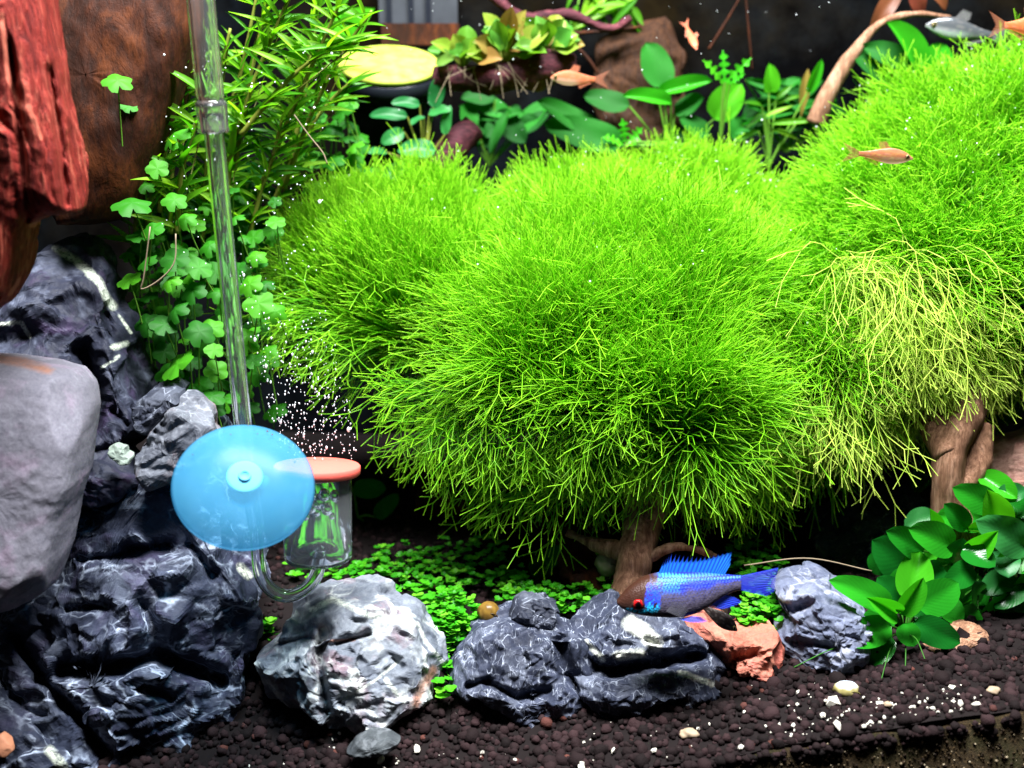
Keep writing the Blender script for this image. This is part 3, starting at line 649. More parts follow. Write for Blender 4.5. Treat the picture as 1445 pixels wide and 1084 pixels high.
limb('arched_branch', [P(1150, 175, 25), P(1170, 130, 25), P(1200, 82, 25), P(1240, 35, 25.3), P(1290, 20, 25.6), P(1340, 25, 26)], [0.5, 0.45, 0.38, 0.2, 0.14, 0.12], m_wtan, 'thin pink root arching over the right moss mound', seed=15, n=50, amp=0.05)
rock('back_board', 'dim brown driftwood board behind the broad back leaves', 'driftwood', [(845, 60), (880, 40), (940, 28), (965, 80), (962, 170), (955, 215), (860, 215), (835, 130)], 28.5, 0.8, 1, wood_mat('wood_dimbrown', (0.010, 0.004, 0.002), (0.034, 0.013, 0.005), (0.065, 0.026, 0.009), (1.5, 1.5, 0.2)), 58, 80, 60, 4, amp=0.1)

# ------------------------------------------------------------------ moss: forked threads over a dense core
def sample_surface(V, F, n, keep):
    a, b, c, d = V[F[:, 0]], V[F[:, 1]], V[F[:, 2]], V[F[:, 3]]
    fn = np.cross(c - a, d - b); ar = np.linalg.norm(fn, axis=1); fc = (a + b + c + d) / 4; nn = fn / np.maximum(ar, 1e-9)[:, None]
    w = ar * keep(fc, nn); w = w / w.sum()
    i = rng.choice(len(F), n, p=w)
    u, v = rng.uniform(size=(2, n, 1))
    p = (a[i] * (1 - u) + b[i] * u) * (1 - v) + (d[i] * (1 - u) + c[i] * u) * v
    return p, nn[i]
def thread_mesh(pts, rad, t0, t1, tone, taper=0.75):
    """pts (N,K,3) -> three sided threads"""
    N, K, _ = pts.shape
    T = nrm(np.gradient(pts, axis=1))
    A = nrm(np.cross(T, nrm(rng.normal(size=(N, 1, 3))))); B = np.cross(T, A)
    a = np.array([0, 2.0944, 4.1888])
    rr = rad[:, None] * np.linspace(1, taper, K)[None]
    V = pts[:, :, None] + rr[:, :, None, None] * (A[:, :, None] * np.cos(a)[None, None, :, None] + B[:, :, None] * np.sin(a)[None, None, :, None])
    base = (np.arange(N) * K * 3)[:, None, None]; k = (np.arange(K - 1) * 3)[None, :, None]; j = np.arange(3)[None, None]; j2 = (j + 1) % 3
    F = np.stack([base + k + j, base + k + j2, base + k + 3 + j2, base + k + 3 + j], -1).reshape(-1, 4)
    al = np.repeat((t0 + (t1 - t0) * np.linspace(0, 1, K))[None], N, 0) if np.ndim(t0) == 0 else t0
    al = np.repeat(al[:, :, None], 3, 2).ravel()
    tn = np.repeat(tone, K * 3)
    return V.reshape(-1, 3), F, al, tn
def grow(root, d, L, K, droop, wander, seed, flow=0.0):
    N = len(root); pts = [root]; p = root.copy(); dd = d.copy()
    st = (L / (K - 1))[:, None]; bend = rng.normal(size=(N, 3)) * wander * 0.8; ph = rng.normal(size=(N, 3)) * wander
    for k in range(K - 1):
        ph = 0.6 * ph + rng.normal(size=(N, 3)) * wander * 0.8
        if flow: ph = ph * 0.5 + flow * np.stack([pn(p, 0.55, seed + 3), pn(p, 0.55, seed + 4), pn(p, 0.55, seed + 5)], 1) + bend
        dd = nrm(dd + ph + np.array([0, 0, -1.0]) * (droop * (k + 0.5) / (K - 1))[:, None])
        p = p + dd * st; pts.append(p)
    return np.stack(pts, 1)
def forked(parts, root, d, L, rad, tone, droop, wander, K=4, fork=0.5, levels=1, ang=0.5, seed=0, FK=3, flow=0.0):
    pts = grow(root, d, L, K, droop, wander, seed, flow)
    parts.append(thread_mesh(pts, rad, 0.0, 0.85 if levels else 1.0, tone))
    ends = [(pts[:, -1], nrm(pts[:, -1] - pts[:, -2]), L, rad, tone, droop)]
    for lv in range(levels):
        nxt = []
        for (p, dd, LL, rr, tn, dr) in ends:
            m = rng.uniform(size=len(p)) < fork
            side = nrm(np.cross(dd, rng.normal(size=dd.shape)))
            for sg in (-1, 1):
                q, e, l2 = p[m], nrm(dd[m] + sg * ang * side[m]), LL[m] * rng.uniform(0.22, 0.42, m.sum())
                pt = grow(q, e, l2, FK, dr[m] * 0.5, wander * 0.7, seed)
                parts.append(thread_mesh(pt, rr[m] * 0.85, 0.82, 1.0, tn[m], 0.9))
                nxt.append((pt[:, -1], nrm(pt[:, -1] - pt[:, -2]), LL[m] * 0.8, rr[m] * 0.9, tn[m], dr[m]))
        ends = nxt
    return ends
def moss_build(name, parent, parts, mat):
    n = 0; Vs, Fs, As, Ts = [], [], [], []
    for V, F, a, t in parts:
        Vs.append(V); Fs.append(F + n); As.append(a); Ts.append(t); n += len(V)
    o = meshobj(name, np.concatenate(Vs), np.concatenate(Fs), mat, parent, True, {'along': np.concatenate(As), 'tone': np.concatenate(Ts)})
    o['kind'] = 'stuff'; return o
m_moss = moss_mat('moss_green', (0.055, 0.25, 0.004), (0.115, 0.50, 0.004), (0.38, 0.76, 0.03))
m_mossy = moss_mat('moss_yellow', (0.13, 0.36, 0.006), (0.36, 0.64, 0.025), (0.68, 0.84, 0.15))
s = NT('moss_core'); v = s.coord(); nz = s.noise(v, 3, 5, 0.7)
b = s.principled(s.ramp(nz, [(0.35, (0.012, 0.06, 0.003)), (0.65, (0.045, 0.18, 0.008))]), 0.8, nz, 1.0, 0.5); s.l(b.outputs[0], s.out.inputs[0]); m_core = s.m
PEARL = []
def mound(label, outline, y0, Df, Db, n, L, focus, mat, up=0.5, radial=0.9, norm=0.6, jit=0.22, droop=0.15, wander=0.10, core=0.80, fork=0.45, rad=0.0215, seed=0, clump=0.35, low=0.0, pearls=60, lean=0.55, K=3):
    V, F, c = blob(outline, y0, Df, Db, 72, 48, 0.95)
    V = np.concatenate([V]); yn = V[:, 1] + lean * (V[:, 2] - c[2])
    V = CAM + (V - CAM) * ((yn - CAM[1]) / (V[:, 1] - CAM[1]))[:, None]
    dist = np.linalg.norm(V - c, axis=1)
    Vc = c + (V - c) * np.maximum(1 - 0.82 * L / dist, 0.45)[:, None]
    N = vnormals(Vc, F); Vc = Vc + N * (1.1 * fbm(Vc, 0.3, 3, seed))[:, None]
    t = thing('moss_mound', label, 'moss', (c[0], c[1], Vc[:, 2].min()), 'thread leaved moss mounds')
    meshobj('core', c + (Vc - c) * 0.93, F, m_core, t)
    def keep(fc, nn):
        vd = nrm(CAM - fc)
        return np.clip((nn * vd).sum(1) + 0.45, 0.05, 1.0) * np.where(nn[:, 2] < -0.75, 0.5, 1.0)
    p, nn = sample_surface(Vc, F, n, keep)
    fo = P(*focus)
    flow = np.stack([pn(p, 0.42, seed + 3), pn(p, 0.42, seed + 4), pn(p, 0.42, seed + 5)], 1)
    d = nrm(norm * nn * np.array([1, 0.55, 1]) + radial * nrm(p - fo) * np.array([1, 0.4, 1]) + np.array([0, 0, up]) * (0.35 + 0.65 * np.clip(nn[:, 2:3] + 0.6, 0, 1)) + flow * clump * 2 + rng.normal(size=p.shape) * jit)
    Ln = L * rng.uniform(0.65, 1.2, n) * (1 + 0.6 * pn(p, 0.5, seed + 8))
    tone = np.clip(rng.beta(1.3, 4.5, n) + 0.5 * pn(p, 0.35, seed + 6) + 0.12 * nn[:, 2], 0, 1)
    dr = np.clip(droop + low * np.clip(-nn[:, 2] + 0.25, 0, 1) + rng.normal(0, 0.08, n), -0.1, 2)
    parts = []
    ends = forked(parts, p, d, Ln, rad * rng.uniform(0.8, 1.15, n), tone, dr, wander, K, fork, 1, 0.38, FK=2, seed=seed, flow=0.24)
    m = rng.choice(n, n // 70)                           # stray longer threads standing proud
    forked(parts, p[m], nrm(d[m] + rng.normal(size=(len(m), 3)) * 0.25), Ln[m] * 1.2, np.full(len(m), rad * 1.1), np.clip(rng.normal(0.55, 0.2, len(m)), 0, 1), dr[m], wander * 1.6, 5, 0.8, 2, 0.42, FK=2)
    q = ends[0][0]; zz = q[:, 2] > np.quantile(q[:, 2], 0.55)
    if pearls: PEARL.append(q[zz][rng.choice(zz.sum(), pearls)])
    return t, parts
# the big mound in the middle
t, pt = mound('big dense bright green moss mound above the driftwood stump', [(575, 500), (590, 455), (640, 400), (720, 345), (800, 305), (900, 290), (1000, 320), (1065, 370), (1105, 450), (1112, 570), (1100, 650), (1060, 695), (1000, 690), (920, 662), (850, 648), (760, 660), (690, 632), (640, 590), (600, 545)],
      14.0, 5.5, 6, 27500, 3.0, (800, 640, 18), m_moss, seed=1, low=0.15, K=4, up=0.8, norm=0.5, rad=0.0205, jit=0.15, wander=0.14, clump=0.45, pearls=40)
def spray(parts, px0, px1, y, tx, n, L, tone=0.35, jit=0.2, droop=0.35, levels=2, rad=0.023, fork=0.8, wander=0.16):
    a, b = P(*px0, y), P(*px1, y); f = rng.uniform(size=(n, 1))
    root = a * (1 - f) + b * f + rng.normal(0, 0.35, (n, 3))
    d = nrm(np.array(tx, float) + rng.normal(size=(n, 3)) * jit)
    forked(parts, root, d, L * rng.uniform(0.6, 1.2, n), np.full(n, rad), np.clip(rng.normal(tone, 0.2, n), 0, 1), np.full(n, droop), wander, 6, fork, levels, 0.5, FK=2)
spray(pt, (760, 665), (880, 675), 10.5, (-1, -0.25, -0.15), 80, 2.8, droop=0.15)
spray(pt, (680, 620), (790, 655), 11.0, (-0.7, -0.3, -0.4), 90, 2.2)
spray(pt, (780, 640), (1000, 655), 11.0, (0.2, -0.4, -0.7), 110, 1.8)
spray(pt, (900, 650), (1060, 670), 11, (0.7, -0.3, -0.5), 110, 2.0)
spray(pt, (590, 540), (680, 620), 11, (-0.9, -0.2, -0.1), 110, 2.2, droop=0.2)
spray(pt, (620, 590), (1040, 630), 10.0, (-0.1, -0.8, -0.2), 420, 2.0, tone=0.2, jit=0.5)
moss_build('strands', t, pt, m_moss)
t, pt = mound('left moss mound beside the rising bubbles', [(420, 440), (395, 395), (405, 345), (440, 305), (520, 295), (600, 300), (680, 330), (730, 390), (740, 500), (640, 560), (550, 520), (470, 480)],
      18.0, 5.5, 5, 16500, 2.4, (620, 540, 21), m_moss, seed=2, up=0.95, rad=0.0215, low=0.2, pearls=30)
spray(pt, (440, 430), (560, 510), 14.0, (-0.9, -0.2, 0.1), 170, 2.4, droop=0.2)
moss_build('strands', t, pt, m_moss)
t, pt = mound('rear moss mound peaking between the log and right mound', [(680, 380), (700, 315), (750, 272), (850, 268), (930, 240), (1000, 240), (1060, 262), (1110, 310), (1120, 390), (1000, 440), (800, 440)],
      22.0, 6.0, 4, 12500, 2.1, (900, 420, 24), m_moss, seed=3, up=1.1, pearls=160)
moss_build('strands', t, pt, m_moss)
t, pt = mound('tall right moss mound under the arched pink root', [(1075, 390), (1095, 310), (1130, 245), (1180, 185), (1250, 132), (1335, 98), (1445, 86), (1560, 90), (1620, 250), (1580, 420), (1460, 520), (1330, 520), (1200, 470), (1110, 450)],
      18.5, 7.0, 6, 20000, 1.9, (1330, 300, 21), m_moss, seed=4, up=0.35, jit=0.42, wander=0.2, clump=0.6, droop=0.25, pearls=130)
moss_build('strands', t, pt, m_moss)
t, pt = mound('moss mound bridging the big mound and yellow tuft', [(1045, 420), (1100, 330), (1180, 320), (1240, 400), (1245, 520), (1200, 600), (1120, 650), (1060, 600)],
      16.0, 6.0, 5, 9500, 2.4, (1130, 520, 20), m_moss, seed=5, up=0.1, droop=0.5, low=0.6, wander=0.16, pearls=20)
moss_build('strands', t, pt, m_moss)
# yellow tuft: long hanging threads
V, F, c = blob([(1110, 500), (1160, 400), (1230, 335), (1300, 340), (1370, 400), (1420, 480), (1420, 540), (1330, 540), (1260, 560), (1200, 620), (1120, 600)], 14.0, 4.0, 3, 80, 50, 0.95)
t = thing('moss_tuft', 'yellow green moss tuft hanging in long threads over the tan trunk', 'moss', c)
meshobj('core', c + (V - c) * 0.5, F, m_core, t)
p, nn = sample_surface(c + (V - c) * 0.56, F, 5200, lambda fc, nn: np.clip(-nn[:, 1] + 0.4, 0.02, 1))
fo = P(1235, 350, 15); d = nrm(0.45 * nn + 0.9 * nrm(p - fo) + np.array([0, -0.2, 0.05]) + rng.normal(size=p.shape) * 0.36)
pt = []
forked(pt, p, d, 2.2 * rng.uniform(0.6, 1.3, len(p)), 0.026 * rng.uniform(0.8, 1.2, len(p)), np.clip(rng.normal(0.45, 0.25, len(p)), 0, 1), np.full(len(p), 0.6), 0.32, 6, 0.6, 1, 0.4)
spray(pt, (1110, 490), (1230, 500), 11.5, (-0.1, -0.2, -1.0), 420, 3.4, 0.5, 0.25, 0.3)
spray(pt, (1180, 380), (1300, 390), 11.8, (0.5, -0.5, -0.3), 260, 3.4, 0.7, 0.45, 0.7)
spray(pt, (1280, 465), (1370, 475), 12.0, (0.6, -0.3, -0.4), 260, 2.4, 0.6, 0.3, 0.4)
spray(pt, (1310, 400), (1370, 440), 12.3, (1.0, -0.2, -0.1), 160, 2.6, 0.5, 0.3, 0.4)
moss_build('strands', t, pt, m_mossy)

# ------------------------------------------------------------------ leaves
def leaf_mesh(name, mat, prof, n=12, m=6, fold=0.12, bend=0.25, wave=0.0, wk=9.0, lobes=0.0, lk=5):
    """unit leaf along +Y, width 1 at most, upper side +Z; prof(t) is the half width in -> 0..0.5"""
    t = np.linspace(0, 1, n); sx = np.linspace(-1, 1, m)
    T, S = np.meshgrid(t, sx, indexing='ij')
    W = np.array([prof(a) for a in t])[:, None]
    X = S * W; Y = T.copy()
    Z = -bend * T ** 2 + fold * np.abs(S) * W * 2 + wave * np.sin(wk * T + 1.3 * S) * S
    Y = Y + 0.0
    V = np.stack([X, Y, Z], -1).reshape(-1, 3)
    i = np.arange(n - 1)[:, None] * m; j = np.arange(m - 1)[None]
    F = np.stack([i + j, i + j + 1, i + m + j + 1, i + m + j], -1).reshape(-1, 4)
    return mesh_data(name, V, F, mat, True, {'across': S.ravel(), 'along': T.ravel()})
def ovate(t): return 0.5 * (math.sin(math.pi * min(1, max(0, t)) ** 0.85) ** 0.48 if 0 < t < 1 else 0.02 * (1 - t) + 0.002)
def lance(t): return 0.5 * (math.sin(math.pi * t ** 0.7) ** 1.0) + 0.012 if 0 < t < 1 else 0.012 * (1 - t) + 0.002
def spoon(t): return 0.5 * (math.sin(math.pi * t ** 1.5) ** 0.8) * 1.0 + 0.06 * (1 - t) if 0 < t < 1 else 0.02
def fern(t): return (0.5 * math.sin(math.pi * min(t * 0.93 + 0.03, 1)) ** 0.6) * (0.55 + 0.45 * math.sin(t * 25)) + 0.04 if 0 < t < 1 else 0.02
def clover(name, mat, bend=0.18, seed=0):
    """round lobed leaf, stalk joins near the middle"""
    nr, na = 5, 36; V, al, ac = [], [], []
    rg = random.Random(seed)
    for r in range(nr):
        for a in range(na):
            th = 2 * math.pi * a / na
            lob = 1 - (0.18 + 0.05 * seed) * abs(math.cos(th * 2.5 + 0.3)) ** 4 - 0.05 * abs(math.sin(th * 7.5))
            gap = 0.55 if abs((th + math.pi) % (2 * math.pi) - math.pi + math.pi / 2) < 0.16 else 1
            k = r / (nr - 1) * 0.5
            rad = k * (1 - (1 - lob * gap) * (r / (nr - 1)) ** 1.5)
            V.append((rad * math.cos(th), rad * math.sin(th), -bend * rad * 2 * (rad) + 0.05 * math.sin(2.5 * th * 2) * rad)); al.append(r / nr); ac.append(0.5 + 0.5 * math.cos(5 * th))
    F = [[r * na + a, r * na + (a + 1) % na, (r + 1) * na + (a + 1) % na, (r + 1) * na + a] for r in range(nr - 1) for a in range(na)]
    return mesh_data(name, np.array(V), np.array(F), mat, True, {'across': np.array(ac), 'along': np.array(al)})
def put_leaf(parent, me, base, tip, width, face=(0, -0.7, 0.75), tilt=0.0, name='leaf', label=None):
    base = np.array(base, float); tip = np.array(tip, float)
    Y = tip - base; L = np.linalg.norm(Y); Y = Y / L
    f = np.array(face, float); Z = f - (f @ Y) * Y; Z = Z / np.linalg.norm(Z); X = np.cross(Y, Z)
    if tilt:
        c, s_ = math.cos(tilt), math.sin(tilt); X, Z = X * c + Z * s_, Z * c - X * s_
    M = np.eye(4); M[:3, 0] = X * width * CM; M[:3, 1] = Y * L * CM; M[:3, 2] = Z * 0.5 * (L + width) * CM
    M[:3, 3] = (base - ORG[parent.name]) * CM
    o = bpy.data.objects.new(name, me); C.objects.link(o); o.parent = parent
    o.matrix_basis = Matrix(M.tolist())
    return o
def stalk(parent, a, b, r=0.05, sag=0.0, mat=None, name='stalk'):
    a, b = np.array(a, float), np.array(b, float); mid = (a + b) / 2 + np.array([0, 0, sag])
    V, F = tube(smooth_path([a, mid, b], 7), np.linspace(r, r * 0.75, 7), 6, False)
    return meshobj(name, V, F, mat or m_stem, parent)
m_stem = plain_mat('stem_green', (0.12, 0.30, 0.03), 0.45, 0.3)
m_stemd = plain_mat('stem_dark', (0.03, 0.14, 0.012), 0.45, 0.3)
m_stemy = plain_mat('stem_yellow', (0.18, 0.21, 0.03), 0.45, 0.3)
m_root = plain_mat('root_pale', (0.26, 0.20, 0.13), 0.6, 0.3)
m_anub = leaf_mat('broad_leaf', [(0.006, 0.11, 0.012), (0.012, 0.19, 0.012), (0.022, 0.28, 0.014)], 0.2, 0.28)
m_young = leaf_mat('young_leaf', [(0.04, 0.36, 0.012), (0.09, 0.46, 0.015)], 0.3, 0.4)
m_dimleaf = leaf_mat('pale_leaf', [(0.015, 0.14, 0.035), (0.03, 0.20, 0.045)], 0.4, 0.3)
m_needle = leaf_mat('stem_leaf', [(0.04, 0.19, 0.005), (0.11, 0.33, 0.010), (0.22, 0.46, 0.022)], 0.4, 0.45)
m_clov = leaf_mat('lobed_leaf', [(0.010, 0.12, 0.002), (0.025, 0.20, 0.003), (0.06, 0.29, 0.006)], 0.6, 0.4)
m_rosy = leaf_mat('rosette_leaf', [(0.16, 0.30, 0.02), (0.26, 0.33, 0.04), (0.28, 0.14, 0.04), (0.06, 0.24, 0.03), (0.12, 0.28, 0.025)], 0.4, 0.4)
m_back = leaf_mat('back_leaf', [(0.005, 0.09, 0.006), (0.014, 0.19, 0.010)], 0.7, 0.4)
M_AN = [leaf_mesh('leaf', m_anub, ovate, 14, 9, 0.10, b_, 0.02, 8) for b_ in (0.10, 0.25, 0.4)]
M_YG = [leaf_mesh('leaf', m_young, ovate, 14, 9, f_, b_, 0.03, 7) for f_, b_ in ((0.25, 0.2), (0.45, 0.3))]
M_PL = [leaf_mesh('leaf', m_dimleaf, ovate, 14, 9, 0.1, b_, 0.04, 9) for b_ in (0.2, 0.35)]
M_ND = [leaf_mesh('leaf', m_needle, lance, 9, 4, 0.12, b_, 0.02, 6) for b_ in (-0.05, 0.15, 0.32, 0.5)]
M_CL = [clover('leaf', m_clov, b_, k) for k, b_ in enumerate((0.1, 0.3, 0.5))]
M_RS = [leaf_mesh('leaf', m_rosy, spoon, 11, 7, 0.15, b_, 0.05, 8) for b_ in (0.1, 0.35, 0.6)]
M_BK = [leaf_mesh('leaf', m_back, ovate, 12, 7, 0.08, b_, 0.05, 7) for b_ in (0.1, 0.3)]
M_FN = [leaf_mesh('leaf', m_young, fern, 44, 5, 0.1, b_, 0.03, 8) for b_ in (0.1, 0.3)]
def pl_leaf(parent, kind, b, tpt, w, yb, yt, face=(0, -0.7, 0.75), tilt=0.0):
    B, T = P(*b, yb), P(*tpt, yt)
    return put_leaf(parent, random.choice(kind), B, T, w * cpp(*b, yb), face, tilt), B

# front broad leaved plant
cb = P(1275, 905, 5.6)
t = thing('broad_leaf_plant', 'small broad leaved plant rooted beside the blue grey rock', 'plant', cb, 'broad leaved plants on the right')
for b_, t_, w, yb, yt, k in [((1257, 857), (1192, 818), 38, 5.0, 4.2, M_AN), ((1257, 884), (1188, 902), 40, 4.8, 3.6, M_AN), ((1257, 898), (1216, 942), 36, 4.8, 3.8, M_AN), ((1290, 878), (1354, 908), 38, 5.0, 4.0, M_AN), ((1296, 858), (1352, 826), 46, 5.4, 5.0, M_AN), ((1284, 848), (1298, 778), 46, 6.2, 6.8, M_YG), ((1268, 842), (1280, 802), 38, 6.6, 7.2, M_AN), ((1270, 866), (1304, 820), 30, 4.6, 4.2, M_YG), ((1264, 866), (1232, 848), 28, 4.6, 4.0, M_YG), ((1262, 872), (1226, 872), 32, 5.2, 4.8, M_AN), ((1288, 868), (1330, 868), 34, 5.6, 5.4, M_AN), ((1275, 880), (1290, 912), 30, 4.8, 4.2, M_AN), ((1270, 850), (1240, 815), 36, 6.4, 6.6, M_AN), ((1290, 850), (1325, 800), 38, 6.6, 7.0, M_AN)]:
    lf, B = pl_leaf(t, k, b_, t_, w * 1.1, yb, yt, (random.uniform(-0.3, 0.3), -0.9, 0.55), random.uniform(-0.25, 0.25))
    stalk(t, cb, B, 0.05, 0.2, m_stemd)
limb('rhizome', [P(1262, 915, 5.8), P(1278, 905, 5.6), P(1296, 898, 5.6)], [0.16, 0.2, 0.14], m_stem, parent=t, ns=8, n=12, amp=0.03)
for (a, b_, m_) in [((1280, 895), (1305, 930), m_stem), ((1278, 900), (1276, 982), m_stem), ((1262, 905), (1243, 962), m_stem), ((1240, 905), (1120, 942), m_stem)]:
    A_, B_ = P(*a, 4.8), P(*b_, 3.0); stalk(t, A_, B_, 0.026, 0.3, m_stemd, 'root')
# larger broad leaved plant behind it
cb2 = P(1395, 850, 8.5)
t = thing('broad_leaf_plant', 'bushy broad leaved plant climbing in front of the tan trunk', 'plant', cb2, 'broad leaved plants on the right')
LV = [((1285, 806), (1243, 768), 54, 0), ((1302, 778), (1264, 752), 36, 0), ((1345, 772), (1298, 748), 42, 0), ((1308, 752), (1320, 726), 24, 1), ((1338, 814), (1360, 772), 46, 0), ((1358, 776), (1404, 792), 36, 0), ((1368, 754), (1402, 744), 24, 1), ((1374, 780), (1402, 756), 30, 1), ((1448, 772), (1402, 742), 48, 2), ((1430, 812), (1388, 832), 32, 2), ((1444, 822), (1408, 852), 34, 0), ((1428, 838), (1394, 896), 54, 0), ((1386, 816), (1364, 866), 42, 0), ((1456, 830), (1436, 862), 30, 0), ((1458, 895), (1430, 926), 34, 0), ((1402, 714), (1360, 694), 36, 0), ((1384, 672), (1435, 700), 30, 1), ((1394, 734), (1324, 728), 36, 0), ((1410, 740), (1398, 698), 38, 1), ((1408, 698), (1450, 692), 24, 2), ((1420, 706), (1455, 724), 28, 0), ((1402, 752), (1370, 744), 22, 1), ((1440, 745), (1412, 762), 30, 0), ((1350, 850), (1330, 800), 36, 0), ((1372, 800), (1345, 822), 32, 0), ((1420, 800), (1440, 770), 34, 0), ((1410, 880), (1440, 850), 34, 0), ((1330, 800), (1310, 822), 34, 0), ((1455, 780), (1420, 800), 40, 0), ((1325, 840), (1355, 880), 34, 0), ((1365, 745), (1340, 715), 28, 0), ((1380, 860), (1350, 895), 36, 0), ((1440, 870), (1400, 905), 40, 0), ((1310, 790), (1345, 765), 30, 1)]
rb = random.Random(5)
for k in range(26):
    x_, y_ = rb.uniform(1235, 1455), rb.uniform(715, 905)
    if x_ < 1300 and y_ > 800: x_ += 90
    a_ = rb.uniform(0, 6.28); LV.append(((x_, y_), (x_ + 44 * math.cos(a_), y_ + 30 * math.sin(a_)), rb.uniform(28, 38), rb.choice([0, 0, 0, 1, 2])))
for k, (b_, t_, w, kd) in enumerate(LV):
    yb = 8.0 + random.uniform(-0.8, 0.8) + (0.9 if b_[1] < 760 else 0) + (0.7 if k > 34 else 0); yt = yb - random.uniform(0.2, 1.3)
    lf, B = pl_leaf(t, [M_AN, M_YG, M_PL][kd], b_, t_, w * 1.15, yb, yt, (random.uniform(-0.35, 0.35), -0.95, 0.5), random.uniform(-0.35, 0.35))
    stalk(t, cb2 + np.array([random.uniform(-1, 1), 1.2, random.uniform(-0.6, 1.8)]), B, 0.045, 0.15, m_stemd)
limb('rhizome', [P(1350, 870, 9.2), P(1395, 850, 9.2), P(1430, 800, 9.4), P(1410, 740, 9.8)], [0.2, 0.25, 0.25, 0.18], m_stem, parent=t, ns=8, n=20, amp=0.04)

# back row
for pts_, r_, lab in [([(800, 48), (850, 44), (905, 38)], 0.10, 'thin brown twig reaching out past the free end of the purple log'), ([(808, 60), (835, 90), (858, 130)], 0.09, 'thin brown twig hanging behind the salmon tetra'), ([(690, -10), (740, 25), (800, 20), (860, 40), (890, 25)], 0.28, 'gnarled dark branch along the top behind the rosettes'), ([(1000, 70), (1022, 35), (1048, -10)], 0.08, 'brown hanging root beside the diving tetra'), ([(1052, -10), (1056, 40), (1062, 100)], 0.07, 'straight hanging root above the narrow leaved plant')]:
    limb('twig', [P(x_, y_, 27.5) for x_, y_ in pts_], [r_, r_ * 0.9, r_ * 0.6], m_wbrown if r_ < 0.2 else m_wdark, lab, 'twig', 61, 8, 24, 0.03 if r_ < 0.2 else 0.15)
def back_plant(name, label, base, yb, leaves, kinds, smat=None, group=None, sr=0.06):
    cb = P(*base, yb); t = thing(name, label, 'plant', cb, group)
    for b_, t_, w, k in leaves:
        y1 = yb + random.uniform(-0.8, 0.3)
        lf, B = pl_leaf(t, kinds[k], b_, t_, w, y1, y1 - random.uniform(0, 0.9), (random.uniform(-0.3, 0.3), -0.8, 0.55), random.uniform(-0.3, 0.3))
        stalk(t, cb, B, sr, 0.1, smat)
    return t
M_YB = M_YG
back_plant('back_broad_plant', 'broad leaved plant against the dim brown board at the back', (945, 225), 26.5, [((936, 124), (918, 58), 48, 0), ((928, 133), (1004, 110), 24, 1), ((947, 146), (882, 131), 24, 1), ((952, 160), (992, 136), 34, 0), ((1008, 168), (1045, 118), 46, 1), ((880, 205), (770, 168), 46, 0), ((850, 190), (760, 140), 34, 0), ((888, 150), (824, 134), 34, 0), ((866, 234), (826, 192), 46, 0), ((930, 220), (965, 182), 36, 0), ((1000, 190), (960, 165), 30, 0)], [M_BK, M_YB])
back_plant('fringed_plant', 'light green fringed leaf plant reaching up beside the brown board', (1015, 210), 25.5, [((1020, 118), (998, 84), 16, 0), ((1024, 116), (1058, 82), 16, 0), ((1022, 116), (1022, 72), 15, 0), ((1030, 118), (1050, 104), 12, 0), ((880, 205), (855, 190), 18, 0), ((882, 200), (880, 170), 16, 0), ((886, 202), (906, 180), 16, 0), ((884, 206), (904, 196), 14, 0)], [M_FN], None)
back_plant('narrow_plant', 'dim narrow leaved plant right of the fringed plant', (1085, 235), 26.5, [((1085, 130), (1088, 92), 24, 1), ((1140, 130), (1160, 86), 16, 1), ((1130, 165), (1140, 100), 14, 2), ((1080, 160), (1050, 180), 9, 0), ((1085, 150), (1140, 128), 8, 0), ((1080, 165), (1120, 150), 8, 0), ((1085, 175), (1160, 170), 9, 0), ((1075, 150), (1048, 140), 8, 0), ((1090, 185), (1130, 190), 9, 0), ((1070, 185), (1035, 200), 9, 0), ((1095, 140), (1120, 118), 8, 0)], [M_ND, M_YB, M_RS])
back_plant('wavy_leaf_plant', 'bright wavy leaved plant under the arched pink root', (1290, 130), 25.0, [((1300, 115), (1205, 70), 58, 0), ((1290, 100), (1262, 28), 38, 1), ((1318, 105), (1326, 60), 42, 1), ((1290, 90), (1225, 62), 36, 0)], [M_BK, M_YB])
t = back_plant('red_leaf_plant', 'dim red brown leaves above the arched pink root', (1280, -40), 26.5, [((1270, -20), (1232, 40), 26, 0), ((1290, -25), (1300, 22), 24, 0), ((1310, -25), (1340, 10), 22, 0)], [[leaf_mesh('leaf', leaf_mat('red_leaf', [(0.16, 0.035, 0.02), (0.22, 0.10, 0.03)], 0.4, 0.4), ovate, 12, 7, 0.1, 0.3, 0.05)]])
back_plant('dark_leaf_plant', 'dark green oval leaved plant left of the purple branch stub', (598, 240), 23.5, [((575, 165), (523, 156), 20, 0), ((592, 148), (556, 140), 18, 0), ((570, 186), (538, 200), 22, 0), ((614, 212), (566, 206), 30, 0), ((545, 215), (522, 212), 16, 0), ((582, 236), (526, 246), 22, 0), ((575, 240), (590, 252), 18, 0), ((612, 152), (622, 104), 24, 0), ((606, 160), (630, 150), 20, 0), ((598, 165), (580, 172), 16, 0), ((628, 190), (632, 150), 16, 0)], [M_PL], m_stemy)
back_plant('shade_plant', 'two dim leaves in shade behind the glass diffuser', (505, 730), 17, [((498, 690), (545, 690), 30, 0), ((530, 730), (560, 700), 24, 0), ((520, 745), (512, 770), 18, 0)], [M_BK])
back_plant('shade_plant', 'dim spotted leaf in shade left of the round snail shell', (765, 845), 11, [((762, 780), (766, 822), 36, 0), ((770, 800), (790, 770), 24, 0)], [M_BK])
